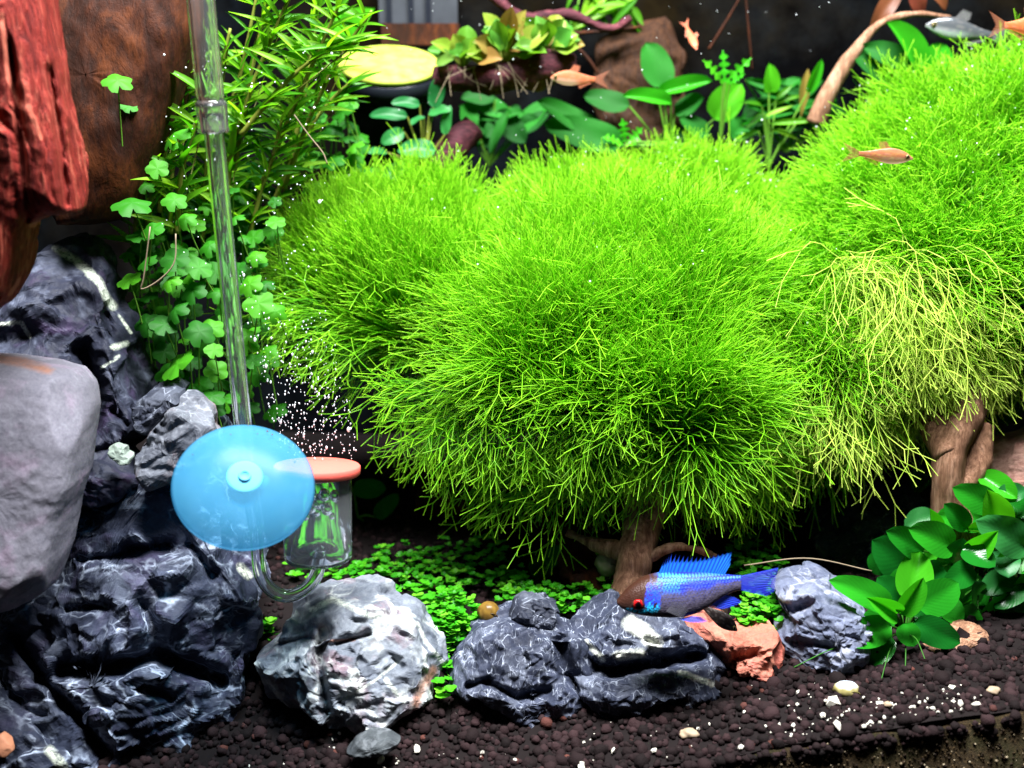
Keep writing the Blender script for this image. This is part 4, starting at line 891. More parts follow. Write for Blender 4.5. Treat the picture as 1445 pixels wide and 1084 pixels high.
back_plant('shade_plant', 'dim leaves in shade behind the tan trunk', (1290, 700), 16, [((1290, 620), (1262, 640), 34, 0), ((1300, 640), (1320, 600), 26, 0), ((1300, 660), (1290, 690), 20, 1), ((1318, 660), (1306, 632), 18, 1), ((1405, 590), (1440, 570), 34, 0), ((1410, 610), (1400, 580), 24, 0)], [M_BK, M_PL])
back_plant('murky_plant', 'murky dark leaves behind the purple log', (690, 235), 28.5, [((random.uniform(650, 760), random.uniform(130, 215)), (random.uniform(640, 780), random.uniform(130, 215)), random.uniform(18, 34), 0) for k in range(14)], [M_BK])
back_plant('murky_plant', 'murky dark leaves behind the narrow leaved plant', (1110, 215), 29, [((random.uniform(1040, 1190), random.uniform(110, 200)), (random.uniform(1030, 1200), random.uniform(100, 190)), random.uniform(12, 26), 0) for k in range(22)], [M_BK])
back_plant('murky_plant', 'murky dark fronds along the top beside the gnarled branch', (820, -40), 29, [((random.uniform(800, 900), random.uniform(-30, 10)), (random.uniform(790, 930), random.uniform(10, 60)), random.uniform(7, 14), 0) for k in range(18)], [M_ND])
back_plant('murky_plant', 'murky dark leaves between the lobed plants and the brown driftwood', (300, 420), 17.5, [((random.uniform(200, 400), random.uniform(230, 400)), (random.uniform(190, 400), random.uniform(220, 400)), random.uniform(18, 30), 0) for k in range(30)], [M_BK])
# rosettes on the log
for k, (cx, cy, n, sc, lab) in enumerate([(652, 86, 20, 48, 'yellow green leaf rosette at the pot end of the purple log'), (712, 80, 26, 58, 'yellow and rust leaf rosette in the middle of the purple log'), (772, 72, 22, 52, 'yellow leaf rosette at the free end of the purple log')]):
    cb = P(cx, cy + 10, 23.8); t = thing('rosette_plant', lab, 'plant', cb, 'leaf rosettes on the purple log')
    for i_ in range(n):
        a = math.pi * (0.06 + 0.88 * (i_ + random.uniform(-0.3, 0.3)) / (n - 1)); r = sc * random.uniform(0.6, 1.15)
        b_ = (cx + 0.25 * r * math.cos(a), cy - 0.2 * r * math.sin(a)); t_ = (cx + r * 0.95 * math.cos(a), cy - r * math.sin(a) * random.uniform(0.7, 1.2))
        yb = 23.8 + random.uniform(-0.9, 0.6)
        lf, B = pl_leaf(t, M_RS, b_, t_, sc * random.uniform(0.38, 0.58), yb, yb + random.uniform(-1.2, 0.6), (random.uniform(-0.5, 0.5), -0.8, 0.5), random.uniform(-0.5, 0.5))
        stalk(t, cb, B, 0.05, 0, m_stemy)
    for i_ in range(7):
        a = P(cx + random.uniform(-22, 22), cy + 8, 23.3); b_ = P(cx + random.uniform(-45, 35), cy + random.uniform(20, 62), 23.0)
        stalk(t, a, b_, 0.02, random.uniform(-0.2, 0.3), m_root, 'root')
# lobed leaf plants, left
cent = [(166, 113, 40, 9), (182, 150, 24, 10), (205, 175, 22, 11), (222, 238, 30, 10.5), (205, 262, 26, 11), (186, 286, 52, 8.5), (216, 324, 32, 9), (246, 189, 46, 11), (182, 395, 34, 9), (247, 365, 40, 9.5), (281, 378, 36, 10), (239, 395, 32, 9.2), (272, 410, 38, 9.8), (271, 390, 28, 10.5), (247, 437, 36, 9), (206, 455, 36, 9.4), (232, 458, 38, 9), (282, 468, 42, 9.2), (299, 463, 34, 9.6), (250, 514, 54, 8.8), (238, 525, 40, 9.5), (302, 494, 26, 9), (305, 523, 32, 9.4), (299, 559, 36, 9), (305, 576, 28, 9.4), (352, 401, 36, 10), (375, 400, 26, 10.2), (365, 428, 42, 9.6), (357, 509, 26, 10), (362, 361, 28, 10.4), (296, 346, 32, 10.5), (336, 380, 26, 10.6), (266, 476, 28, 10), (259, 425, 26, 10.5), (349, 473, 28, 10.2), (327, 562, 24, 9.8), (332, 306, 26, 11), (246, 282, 34, 9.5), (262, 308, 30, 10)]
for k in range(70): cent.append((random.uniform(165, 395), random.uniform(255, 590), random.uniform(18, 30), random.uniform(11.5, 15.5)))
for k in range(60): cent.append((random.uniform(195, 392), random.uniform(300, 590), random.uniform(24, 42), random.uniform(10.5, 14)))
def lobed(label, cents, base, yb, group=None):
    cb = P(*base, yb); t = thing('lobed_leaf_plant', label, 'plant', cb, group)
    for (x, y, w, yy) in cents:
        p = P(x, y, yy); W = w * cpp(x, y, yy)
        face = nrm(np.array([random.uniform(-0.5, 0.5), random.uniform(-1.0, -0.25), random.uniform(0.5, 1.0)]))
        d = np.cross(face, np.array([math.cos(random.uniform(-0.6, 0.6)), 0.3, 0.2])); d = d / np.linalg.norm(d)
        put_leaf(t, random.choice(M_CL), p, p + d * W * 1.12, W * 1.16, face)
        q = p + np.array([random.uniform(-0.5, 0.5), random.uniform(0.3, 1.0), -random.uniform(1.2, 2.6)])
        stalk(t, q, p - face * 0.02, 0.035, random.uniform(-0.15, 0.15))
    return t
A_ = [c_ for c_ in cent if c_[0] < 330]; B_ = [c_ for c_ in cent if c_[0] >= 330]
lobed('lobed round leaf plant between upper slate and the glass tube', A_, (260, 590), 10)
lobed('lobed round leaf plant between the glass tube and left moss mound', B_, (350, 570), 10.5)
lobed('bright lobed leaf plant between the tall stem plants and black pot', [(random.uniform(425, 520), random.uniform(135, 270), random.uniform(22, 34), random.uniform(19, 22)) for k in range(34)] + [(468, 137, 30, 19), (484, 158, 32, 19), (470, 182, 30, 19), (500, 205, 28, 19)], (470, 300), 20)
back_plant('round_leaf_plant', 'single big round bright leaf above the pot lid', (500, 60), 25.5, [((505, 66), (515, 12), 58, 0), ((490, 60), (480, 20), 30, 0)], [M_YG])

# tall stem plants
def stem_plant(label, pts, n, L, yb, seed, wpx=9):
    rnd = random.Random(seed)
    path = smooth_path([P(x, y, yy) for x, y, yy in pts], 40)
    t = thing('stem_plant', label, 'plant', path[0], 'tall stem plants at the left')
    V, F = tube(path, np.linspace(0.13, 0.06, 40), 7); meshobj('stem', V, F, m_stemy, t)
    for k in range(n):
        f = (k + rnd.uniform(0.2, 0.8)) / n; i_ = int(f * 38); p = path[i_]; T = nrm(path[min(i_ + 1, 39)] - path[i_])
        for sgn in range(3):
            a = rnd.uniform(0, 2 * math.pi); rad = np.array([math.cos(a), -abs(math.sin(a)) * 0.7 + 0.2, rnd.uniform(-0.15, 0.6)])
            d = nrm(rad + 0.35 * T); ln = L * rnd.uniform(0.65, 1.2)
            put_leaf(t, rnd.choice(M_ND), p, p + d * ln, ln * rnd.uniform(0.10, 0.19), (rnd.uniform(-0.3, 0.3), -0.6, 0.8))
    return t
SP = [('tall bright stem plant leaning right over the pot', [(365, 270, 15), (415, 150, 14.5), (455, 60, 14), (490, -20, 14)], 15, 1.9), ('tall stem plant curving toward the pot lid', [(400, 265, 16), (440, 160, 15), (480, 80, 15), (525, 15, 15)], 13, 1.8), ('stem plant rising beside the glass tube top', [(330, 240, 14), (350, 140, 13.5), (385, 50, 13.5), (415, -20, 13.5)], 14, 1.8), ('stem plant leaning against the brown driftwood', [(300, 290, 15), (310, 200, 15), (340, 100, 15), (365, -20, 15)], 12, 1.8), ('low stem plant at the edge of the left moss mound', [(350, 340, 14), (365, 280, 14), (385, 220, 14), (400, 160, 14)], 11, 1.7), ('dim stem plant before the brown driftwood', [(225, 300, 12.5), (230, 230, 12.5), (245, 160, 12.5), (262, 95, 12.5)], 10, 1.7), ('slender stem plant behind the other stems', [(410, 230, 17), (430, 130, 17), (445, 40, 17), (450, -20, 17)], 14, 1.7), ('short stem plant beside the upper tube joint', [(318, 330, 13.5), (322, 260, 13.5), (330, 200, 13.5), (345, 150, 13.5)], 10, 1.6), ('stem plant with drooping leaves over the moss edge', [(380, 300, 17), (420, 210, 16.5), (460, 150, 16.5), (500, 110, 16.5)], 11, 1.7)]
SP += [('sparse stem plant crossing in front of the brown driftwood', [(250, 330, 11.5), (255, 250, 11.5), (275, 180, 11.5), (300, 120, 11.5)], 9, 2.0), ('dark stem plant in the shade left of the glass tube', [(205, 340, 12), (215, 270, 12), (228, 200, 12), (250, 150, 12)], 8, 1.9), ('thick stem plant between the tube and the bright lobed leaves', [(400, 330, 18), (405, 240, 18), (420, 150, 18), (445, 90, 18)], 14, 2.0), ('stem plant bending under the top of the tall stems', [(340, 190, 13), (400, 120, 13), (455, 75, 13), (505, 60, 13)], 10, 2.0), ('feathery stem plant filling the gap behind the joint', [(310, 270, 16.5), (335, 170, 16.5), (360, 80, 16.5), (380, -20, 16.5)], 15, 2.0)]
SP += [('dim stem plant nearest the red driftwood', [(190, 350, 12.8), (195, 280, 12.8), (200, 210, 12.8), (215, 140, 12.8)], 9, 1.8), ('dim stem plant between two lone lobed leaves', [(240, 330, 13.2), (242, 250, 13.2), (255, 170, 13.2), (280, 60, 13.2)], 14, 1.8), ('stem plant hidden behind the glass tube', [(285, 340, 14.5), (290, 250, 14.5), (300, 150, 14.5), (325, 40, 14.5)], 15, 1.8)]
for k, (lab, pts, n, L) in enumerate(SP): stem_plant(lab, pts, n, L, 0, 30 + k)

# ground cover
def groundcover(label, poly_px, n, r, name='ground_cover', z=0.3):
    Vs, Fs, n0 = [], [], 0
    rgn = np.random.default_rng(n)
    xs, ys = zip(*[(x, y) for x, y in poly_px]); pos = []
    from_poly = np.array(poly_px, float)
    def inside(x, y):
        c = False; m = len(from_poly)
        for i_ in range(m):
            x1, y1 = from_poly[i_]; x2, y2 = from_poly[(i_ + 1) % m]
            if (y1 > y) != (y2 > y) and x < (x2 - x1) * (y - y1) / (y2 - y1) + x1: c = not c
        return c
    while len(pos) < n:
        px, py = rgn.uniform(min(xs), max(xs)), rgn.uniform(min(ys), max(ys))
        if not inside(px, py): continue
        d = FWD + np.array([1, 0, 0]) * ((px - 722.5) / FPX) + UPV * ((542.0 - py) / FPX)
        y = 10.0
        for _ in range(6):
            p = CAM + d * ((y - CAM[1]) / d[1]); y = y + (float(ground(p[0], y)) + z - p[2]) / (d[2] / d[1]) * 0.9 if abs(d[2]) > 1e-6 else y
        p = CAM + d * ((y - CAM[1]) / d[1])
        pos.append(p)
    pos = np.array(pos) + np.stack([np.zeros(n), np.zeros(n), rgn.uniform(-0.35, 0.25, n)], 1)
    # each sprig: three round cupped leaves on a short stem
    a = np.linspace(0, 2 * np.pi, 8, endpoint=False)
    disc = np.concatenate([[[0, 0.5, 0]], np.stack([0.46 * np.cos(a), 0.5 + 0.5 * np.sin(a), 0.12 * np.abs(np.cos(a)) - 0.0 * a], 1)])
    Fd = np.array([[0, 1 + k, 1 + (k + 1) % 8, 1 + (k + 2) % 8] for k in range(0, 8, 2)])
    Vall, Fall, tone = [], [], []; nn = 0
    for p in pos:
        az0 = rgn.uniform(0, 6.28); tn = rgn.uniform()
        for k in range(4):
            az = az0 + k * 1.571 + rgn.normal(0, 0.2); el = rgn.uniform(0.1, 0.7); rr = r * rgn.uniform(0.7, 1.2)
            Y = np.array([math.cos(az) * math.cos(el), math.sin(az) * math.cos(el), math.sin(el)]); Z = np.array([-math.cos(az) * math.sin(el), -math.sin(az) * math.sin(el), math.cos(el)]); X = np.cross(Y, Z)
            Vall.append(p + rr * (disc[:, :1] * X + disc[:, 1:2] * Y + disc[:, 2:] * Z)); Fall.append(Fd + nn); nn += 9; tone.append(np.full(9, tn))
    o = meshobj(name, np.concatenate(Vall), np.concatenate(Fall), m_gc, None, True, {'tone': np.concatenate(tone)}, org=(0, 0, 0))
    return tag(o, label, 'ground cover', None, 'stuff')
s = NT('ground_cover'); r0 = s.attr('tone'); bc = s.ramp(r0, [(0, (0.025, 0.26, 0.008)), (0.7, (0.07, 0.42, 0.012)), (1, (0.18, 0.56, 0.03))])
b = s.principled(bc, 0.4); tr = s.n('BsdfTranslucent'); s.l(bc, tr.inputs[0]); mx = s.n('MixShader'); mx.inputs[0].default_value = 0.35
s.l(b.outputs[0], mx.inputs[1]); s.l(tr.outputs[0], mx.inputs[2]); s.l(mx.outputs[0], s.out.inputs[0]); m_gc = s.m
groundcover('bright round leaved ground cover between pale stone and brown snail', [(545, 840), (590, 825), (650, 835), (690, 870), (675, 905), (650, 912), (640, 930), (622, 912), (600, 880), (560, 850)], 260, 0.26, z=0.7)
groundcover('trail of round leaves in the gap between pale stone and slate stone', [(622, 920), (640, 915), (642, 945), (634, 980), (612, 980), (618, 950)], 22, 0.3, z=0.9)
groundcover('small sprig of round leaves between boulder and pale stone', [(340, 915), (345, 885), (365, 868), (398, 880), (400, 905), (375, 925)], 26, 0.32, z=0.6)
groundcover('dim ground cover in shade behind the glass diffuser', [(480, 830), (500, 790), (560, 770), (700, 760), (760, 830), (600, 830), (520, 815)], 300, 0.24, z=0.5)
groundcover('round leaved ground cover behind the small slate pebble', [(690, 860), (720, 830), (800, 825), (870, 820), (870, 850), (800, 860), (740, 845)], 150, 0.24, z=0.6)
groundcover('bright ground cover behind the salmon stone', [(1030, 870), (1040, 845), (1090, 840), (1105, 860), (1100, 885), (1050, 885)], 90, 0.26, z=0.9)
groundcover('feathery ground cover behind the tail of the blue fish', [(1020, 800), (1030, 765), (1080, 755), (1110, 800), (1100, 840), (1060, 830)], 130, 0.24, z=1.2)
groundcover('sprigs in the gap under the glass cylinder', [(395, 800), (430, 790), (520, 795), (535, 820), (470, 825), (420, 812)], 60, 0.26, z=0.5)

# ------------------------------------------------------------------ glass diffuser
def pipe(pts, ro, ri, ns=24):
    n = len(pts); Vo, Fo = tube(pts, ro, ns, False); Vi, Fi = tube(pts, ri, ns, False)
    F = np.concatenate([Fo, Fi[:, ::-1] + len(Vo)]); o = len(Vo)
    e = []
    for k in range(ns):
        k2 = (k + 1) % ns; b_ = (n - 1) * ns
        e.append([k2, k, o + k, o + k2]); e.append([b_ + k, b_ + k2, o + b_ + k2, o + b_ + k])
    return np.concatenate([Vo, Vi]), np.concatenate([F, np.array(e)])
m_glass = glass_mat('clear_glass', (0.97, 0.99, 0.99), 1.33)
m_glass.node_tree.nodes['Principled BSDF'].inputs['Transmission Weight'].default_value = 0.97  # a little white diffuse stands in for bright reflections along the tube
m_glass2 = glass_mat('vial_glass', (0.9, 0.95, 1.0), 1.12); m_glass2.node_tree.nodes['Principled BSDF'].inputs['Transmission Weight'].default_value = 0.93  # slightly milky white stands in for highlights on the vial wall
YT = 4.3
t = thing('diffuser', 'clear glass diffuser with J-shaped tube and pink disc on its cylinder', 'diffuser', P(408, 852, YT))
pts = np.linspace(P(279, -40, YT), P(298, 150, YT), 12); V, F = pipe(pts, 0.47, 0.33); meshobj('upper_tube', V, F, m_glass, t)
ax = nrm(pts[-1] - pts[0]); jc = P(298, 148, YT)
V, F = lathe([(0.34, -0.15), (0.50, -0.12), (0.53, 0.0), (0.52, 0.35), (0.50, 0.75), (0.53, 0.80), (0.53, 0.9), (0.46, 0.96), (0.34, 0.92), (0.34, -0.15)], jc, ax, 28); meshobj('joint_collar', V, F, m_glass, t)
pts = smooth_path([P(299, 160, YT), P(318, 350, YT), P(343, 600, YT), P(352, 680, YT), P(362, 745, YT)], 40)
V, F = pipe(pts, np.linspace(0.335, 0.30, 40), np.linspace(0.21, 0.17, 40)); meshobj('lower_tube', V, F, m_glass, t)
pts = smooth_path([P(362, 746, YT), P(364, 775, YT), P(368, 810, YT), P(382, 832, YT), P(405, 841, YT), P(430, 832, YT), P(446, 812, YT), P(451, 790, YT), P(452, 778, YT)], 48)
V, F = pipe(pts, 0.26, 0.145); meshobj('bend_tube', V, F, m_glass, t)
vax = nrm(np.array([0.02, 0.06, 1.0])); vb = P(449, 789, YT); hv = float((P(449, 672, YT) - vb)[2])
rv = 48 * cpp(449, 740, YT)
V, F = lathe([(0.20, -0.02), (rv * 0.8, -0.02), (rv * 0.96, 0.03), (rv, 0.16), (rv, hv), (rv - 0.10, hv), (rv - 0.10, 0.2), (rv - 0.2, 0.10), (0.20, 0.08), (0.20, -0.02)], vb, vax, 48); cyl = meshobj('cylinder', V, F, m_glass2, t)
V, F = lathe([(0.001, 0.02), (0.34, 0.03), (0.30, 0.12), (0.16, 0.2), (0.10, 0.42), (0.001, 0.46)], vb, vax, 24); meshobj('nozzle', V, F, m_glass2, cyl)
m_disc = plain_mat('ceramic_pink', (0.74, 0.12, 0.09), 0.75, 0.12, 9)
rd = 61 * cpp(444, 660, YT); dt = 0.36; dc = vb + vax * (hv + 0.01); dax = nrm(np.array([0.03, 0.13, 1.0]))
V, F = lathe([(0.001, 0), (rd - 0.05, 0), (rd, 0.05), (rd, dt - 0.05), (rd - 0.05, dt), (0.001, dt)], dc, dax, 64); meshobj('ceramic_disc', V, F, m_disc, t)
# blue suction cup
s = NT('blue_rubber'); v = s.coord(); nz = s.noise(v, 1.2, 4)
bc = s.mix(nz, (0.085, 0.38, 0.60), (0.14, 0.48, 0.70))
b = s.principled(bc, 0.25); tr = s.n('BsdfTranslucent'); s.l(bc, tr.inputs[0]); mx = s.n('MixShader'); mx.inputs[0].default_value = 0.5
s.l(b.outputs[0], mx.inputs[1]); s.l(tr.outputs[0], mx.inputs[2])
tp = s.n('BsdfTransparent'); tp.inputs[0].default_value = (0.62, 0.88, 1.0, 1); mx2 = s.n('MixShader'); mx2.inputs[0].default_value = 0.46
s.l(tp.outputs[0], mx2.inputs[1]); s.l(mx.outputs[0], mx2.inputs[2]); s.l(mx2.outputs[0], s.out.inputs[0]); m_blue = s.m
cc = P(345, 677, 1.2); rc = 100 * cpp(345, 677, 1.2)
view = nrm(CAM - cc); cax = nrm(view * math.cos(R(33)) + np.array([0.12, 0, 1.0]) * math.sin(R(33)))   # tipped back: seen as an ellipse
t2 = thing('suction_cup', 'round translucent blue rubber suction cup holding the glass tube', 'suction cup', cc - np.array([0, 0, rc]))
V, F = lathe([(0.001, -0.06), (0.25 * rc, -0.08), (0.5 * rc, -0.17), (0.7 * rc, -0.31), (0.85 * rc, -0.48), (0.96 * rc, -0.66), (rc, -0.76), (0.985 * rc, -0.80), (0.85 * rc, -0.64), (0.6 * rc, -0.44), (0.3 * rc, -0.38), (0.001, -0.36)], cc + cax * 0.3, cax, 72); meshobj('cup', V, F, m_blue, t2)
V, F = lathe([(0.001, -1.3), (0.45, -1.26), (0.55, -0.3), (0.001, -0.28)], cc, cax, 36); meshobj('stud', V, F, m_blue, t2)
m_blue2 = plain_mat('pale_blue_rubber', (0.10, 0.41, 0.62), 0.7, 0.1)
V, F = lathe([(0.001, -0.04), (0.62, -0.03), (0.60, 0.02), (0.50, 0.05), (0.001, 0.06)], cc + cax * 0.20, cax, 36); boss = meshobj('boss', V, F, m_blue2, t2)
V, F = lathe([(0.001, 0.06), (0.13, 0.06), (0.15, 0.10), (0.19, 0.10), (0.21, 0.07), (0.22, 0.0)], cc + cax * 0.24, cax, 28); meshobj('nub_ring', V, F, m_blue2, boss)
pp = smooth_path([P(352, 690, 3.4) + np.array([math.cos(a) * 0.45, 0.75 + math.sin(a) * 0.45, 0]) for a in np.linspace(0, 2 * math.pi, 14)], 30)
V, F = tube(pp, 0.14, 10); meshobj('holder_ring', V, F, m_blue, t2)
N = 40; a = rng.uniform(0.2, math.pi - 0.2, N); rr = rc * rng.uniform(0.75, 0.97, N)
A_ = nrm(np.cross(cax, np.array([0, 0, 1.0]))); B_ = np.cross(A_, cax); B_ = B_ if B_[2] > 0 else -B_
pos = cc + cax * 0.16 + (rr * np.cos(a))[:, None] * A_ + (rr * np.sin(a))[:, None] * B_ + cax * 0.12 - cax * (0.72 * (rr / rc) ** 2.2)[:, None]
V, F = scatter(ICO1, pos, 0.022 * rng.lognormal(0, 0.5, N)); o = meshobj('dirt_specks', V, F, plain_mat('dirt', (0.10, 0.05, 0.04), 0.9), t2); o['kind'] = 'stuff'
# bubbles
s = NT('bubble'); lw = s.n('LayerWeight'); lw.inputs[0].default_value = 0.35
b = s.principled((0.92, 0.96, 1.0, 1), 0.08); gl = s.n('BsdfTransparent'); mx = s.n('MixShader'); s.l(s.ramp(lw.outputs['Facing'], [(0.0, (0.45, 0.45, 0.45)), (0.7, (0.95, 0.95, 0.95))]), mx.inputs[0])
s.l(gl.outputs[0], mx.inputs[1]); s.l(b.outputs[0], mx.inputs[2]); s.l(mx.outputs[0], s.out.inputs[0]); m_bub = s.m
N = 480; f = rng.beta(0.9, 2.4, N)
px = (450 - 60 * f - 30 * f * f) + rng.uniform(-1, 1, N) * (54 + 10 * f) ; py = 640 - 320 * f + rng.normal(0, 10, N)
pos = np.array([P(a_, b_, YT + 1.0 + 5 * c_) for a_, b_, c_ in zip(px, py, f)])
sc_ = (0.021 * rng.lognormal(0, 0.35, N))[:, None] * np.array([[1, 1, 1.5]])
V, F = scatter(ICO1, pos, sc_, False); tag(meshobj('bubble_stream', V, F, m_bub, None, True, org=(0, 0, 0)), 'stream of tiny silver bubbles rising from the pink disc', 'bubbles', None, 'stuff')
N = 140; pos = []
for _ in range(N): pos.append(P(random.uniform(225, 470), random.uniform(60, 380), random.uniform(8, 12.5)))
V, F = scatter(ICO1, np.array(pos), 0.024 * rng.lognormal(0, 0.35, N), False); tag(meshobj('bubble_haze', V, F, m_bub, None, True, org=(0, 0, 0)), 'loose tiny bubbles clinging among the tall stem plants', 'bubbles', None, 'stuff')
pe = np.concatenate(PEARL); V, F = scatter(ICO1, pe, 0.032 * rng.lognormal(0, 0.3, len(pe)), False); tag(meshobj('oxygen_pearls', V, F, m_bub, None, True, org=(0, 0, 0)), 'glinting oxygen pearls on the tips of the moss', 'bubbles', None, 'stuff')
N = 90; pos = np.array([P(random.uniform(520, 1230), random.uniform(0, 230), random.uniform(18, 27)) for _ in range(N)])
V, F = scatter(ICO1, pos, 0.018 * rng.lognormal(0, 0.4, N), False); tag(meshobj('floating_specks', V, F, m_bub, None, True, org=(0, 0, 0)), 'white specks floating in the dark water at the back', 'specks', None, 'stuff')
m_bg = glass_mat('air_bubble', (1, 1, 1), 0.78)
for k, (px, py, r) in enumerate([(462, 724, 0.22), (474, 706, 0.2), (450, 716, 0.26), (446, 730, 0.2), (438, 722, 0.24), (458, 706, 0.22), (440, 705, 0.18), (470, 736, 0.12), (430, 735, 0.16)]):
    V = ICO3[0] * r + P(px, py, YT - 0.35 + 0.09 * (k % 4)); tag(meshobj('air_bubble', V, ICO3[1], m_bg), 'large clear air bubble trapped inside the glass cylinder', 'bubble', 'air bubbles inside the glass cylinder')

# ------------------------------------------------------------------ pot and things behind the tank
pc = P(549, 88, 27.5); pax = nrm(np.array([0.05, -0.42, 1.0])); rp = 71 * cpp(549, 88, 27.5)
t = thing('pot', 'round black pot with a lime green algae lid behind the stem plants', 'pot', pc - pax * 7)
m_black = plain_mat('black_plastic', (0.012, 0.014, 0.02), 0.25, 0.2)
V, F = lathe([(0.001, -7), (rp * 0.8, -7), (rp * 0.92, -1.6), (rp * 0.92, -1.5), (rp * 1.0, -1.45), (rp * 1.02, -0.5), (rp * 0.98, -0.35), (rp * 0.9, -0.33), (0.001, -0.33)], pc, pax, 48); meshobj('pot_body', V, F, m_black, t)
s = NT('lime_lid'); v = s.coord(); n1 = s.noise(v, 1.5, 5, 0.6)
b = s.principled(s.ramp(n1, [(0.3, (0.26, 0.34, 0.03)), (0.6, (0.44, 0.52, 0.08))]), 0.5); s.l(b.outputs[0], s.out.inputs[0])
V, F = lathe([(0.001, -0.30), (rp * 0.97, -0.30), (rp, -0.22), (rp, -0.06), (rp * 0.96, 0), (0.001, 0.02)], pc, pax, 48); meshobj('lid', V, F, s.m, t)
a0, a1 = P(540, 64, 30.5), P(648, 34, 30.5); V, F = boxvf(a0[0], a1[0], 30, 31, a0[2], a1[2]); tag(meshobj('wooden_ledge', V, F, m_wbrown, None, False, {'band': np.zeros(8)}), 'brown wooden ledge showing above the pot lid', 'ledge')
a0, a1 = P(536, 34, 31.5), P(645, -60, 31.5); V, F = boxvf(a0[0], a1[0], 31.2, 31.8, a0[2], a1[2]); gp = tag(meshobj('grey_panel', V, F, plain_mat('grey_panel', (0.05, 0.056, 0.066), 0.6, 0.6, 0.6), None, False), 'pale grey panel above the wooden ledge', 'panel')
for fx in (0.10, 0.38, 0.60):
    xx = a0[0] + (a1[0] - a0[0]) * fx; V, F = boxvf(xx, xx + 0.28, 30.95, 31.15, a0[2], a1[2]); meshobj('slat', V, F, m_black, gp, False)

# ------------------------------------------------------------------ fish
def fin_mat(name, col, edge, nr=22, alpha=0.55):
    s = NT(name); t_ = s.attr('across'); al = s.attr('along')
    ray = s.math('ABSOLUTE', s.math('SINE', s.math('MULTIPLY', t_, nr * 3.14159)))
    c_ = s.mix(ray, col, edge)
    b = s.principled(c_, 0.3); tr = s.n('BsdfTranslucent'); s.l(c_, tr.inputs[0]); m1 = s.n('MixShader'); m1.inputs[0].default_value = 0.4
    s.l(b.outputs[0], m1.inputs[1]); s.l(tr.outputs[0], m1.inputs[2])
    tp = s.n('BsdfTransparent'); m2 = s.n('MixShader')
    op = s.math('MULTIPLY', s.ramp(ray, [(0.1, (1, 1, 1)), (0.9, (alpha, alpha, alpha))]), s.ramp(al, [(0.75, (1, 1, 1)), (1.0, (0.45, 0.45, 0.45))]))
    s.l(op, m2.inputs[0]); s.l(tp.outputs[0], m2.inputs[1]); s.l(m1.outputs[0], m2.inputs[2]); s.l(m2.outputs[0], s.out.inputs[0]); return s.m
def fin(parent, B, E, mat, mp, name='fin', n=60, m=8, nr=22, amp=0.012, spiky=0.0, yoff=0.0, flare=0.0):
    B = np.array(B, float); E = np.array(E, float)
    tt = np.linspace(0, 1, n); lb = np.linspace(0, 1, len(B)); le = np.linspace(0, 1, len(E))
    b_ = np.stack([np.interp(tt, lb, B[:, k]) for k in (0, 1)], 1); e_ = np.stack([np.interp(tt, le, E[:, k]) for k in (0, 1)], 1)
    if spiky: 
        sp = np.abs(np.sin(tt * nr * np.pi)) * spiky * np.interp(tt, [0, 0.45, 0.8, 1], [1, 0.6, 0.12, 0]); e_ = e_ + (b_ - e_) * sp[:, None]
    V, ac, al = [], [], []
    for k in range(n):
        for j in range(m):
            f = j / (m - 1); q = b_[k] * (1 - f) + e_[k] * f
            w = mp(q[0], q[1]); w = w + np.array([0, yoff - flare * f + amp * math.sin(tt[k] * nr * 2 * math.pi) * (0.3 + f), 0])
            V.append(w); ac.append(tt[k]); al.append(f)
    i = np.arange(n - 1)[:, None] * m; j = np.arange(m - 1)[None]
    F = np.stack([i + j, i + j + 1, i + m + j + 1, i + m + j], -1).reshape(-1, 4)
    return meshobj(name, np.array(V), F, mat, parent, True, {'across': np.array(ac), 'along': np.array(al)})
def fish_body(parent, stations, mp, hw, mat, colfn, nx_=150, na=44, name='body', bend=None):
    st = np.array(stations, float); X = np.linspace(st[0, 0], st[-1, 0], nx_)
    def sm(v):
        k = np.ones(7) / 7; vv = np.concatenate([np.full(3, v[0]), v, np.full(3, v[-1])]); return np.convolve(vv, k, 'valid')
    top = sm(np.interp(X, st[:, 0], st[:, 1])); bot = sm(np.interp(X, st[:, 0], st[:, 2])); w = sm(np.interp((X - X[0]) / (X[-1] - X[0]), np.linspace(0, 1, len(hw)), hw))
    a = np.linspace(0, 2 * np.pi, na, endpoint=False); V, cl = [], []
    for k in range(nx_):
        mid, half = (top[k] + bot[k]) / 2, (bot[k] - top[k]) / 2
        for q in a:
            Y = mid - half * math.sin(q); cq = math.cos(q); p = mp(X[k], Y) + np.array([0, -w[k] * np.sign(cq) * abs(cq) ** 0.85, 0])
            V.append(p); cl.append(colfn(X[k], Y, (Y - top[k]) / max(bot[k] - top[k], 1e-6)))
    n = nx_; i = np.arange(n - 1)[:, None] * na; j = np.arange(na)[None]
    F = np.stack([i + j, i + (j + 1) % na, i + na + (j + 1) % na, i + na + j], -1).reshape(-1, 4)
    V = np.array(V); e = len(V); V = np.concatenate([V, [V[:na].mean(0)], [V[-na:].mean(0)]]); cl = np.array(cl); cl = np.concatenate([cl, cl[:1], cl[-1:]])
    f = []
    for k in range(0, na, 2):
        f.append([e, (k + 2) % na, k + 1, k]); b_ = (n - 1) * na; f.append([e + 1, b_ + k, b_ + k + 1, b_ + (k + 2) % na])
    F = np.concatenate([F, np.array(f)])
    return meshobj(name, V, F, mat, parent, True, {'tint': cl})
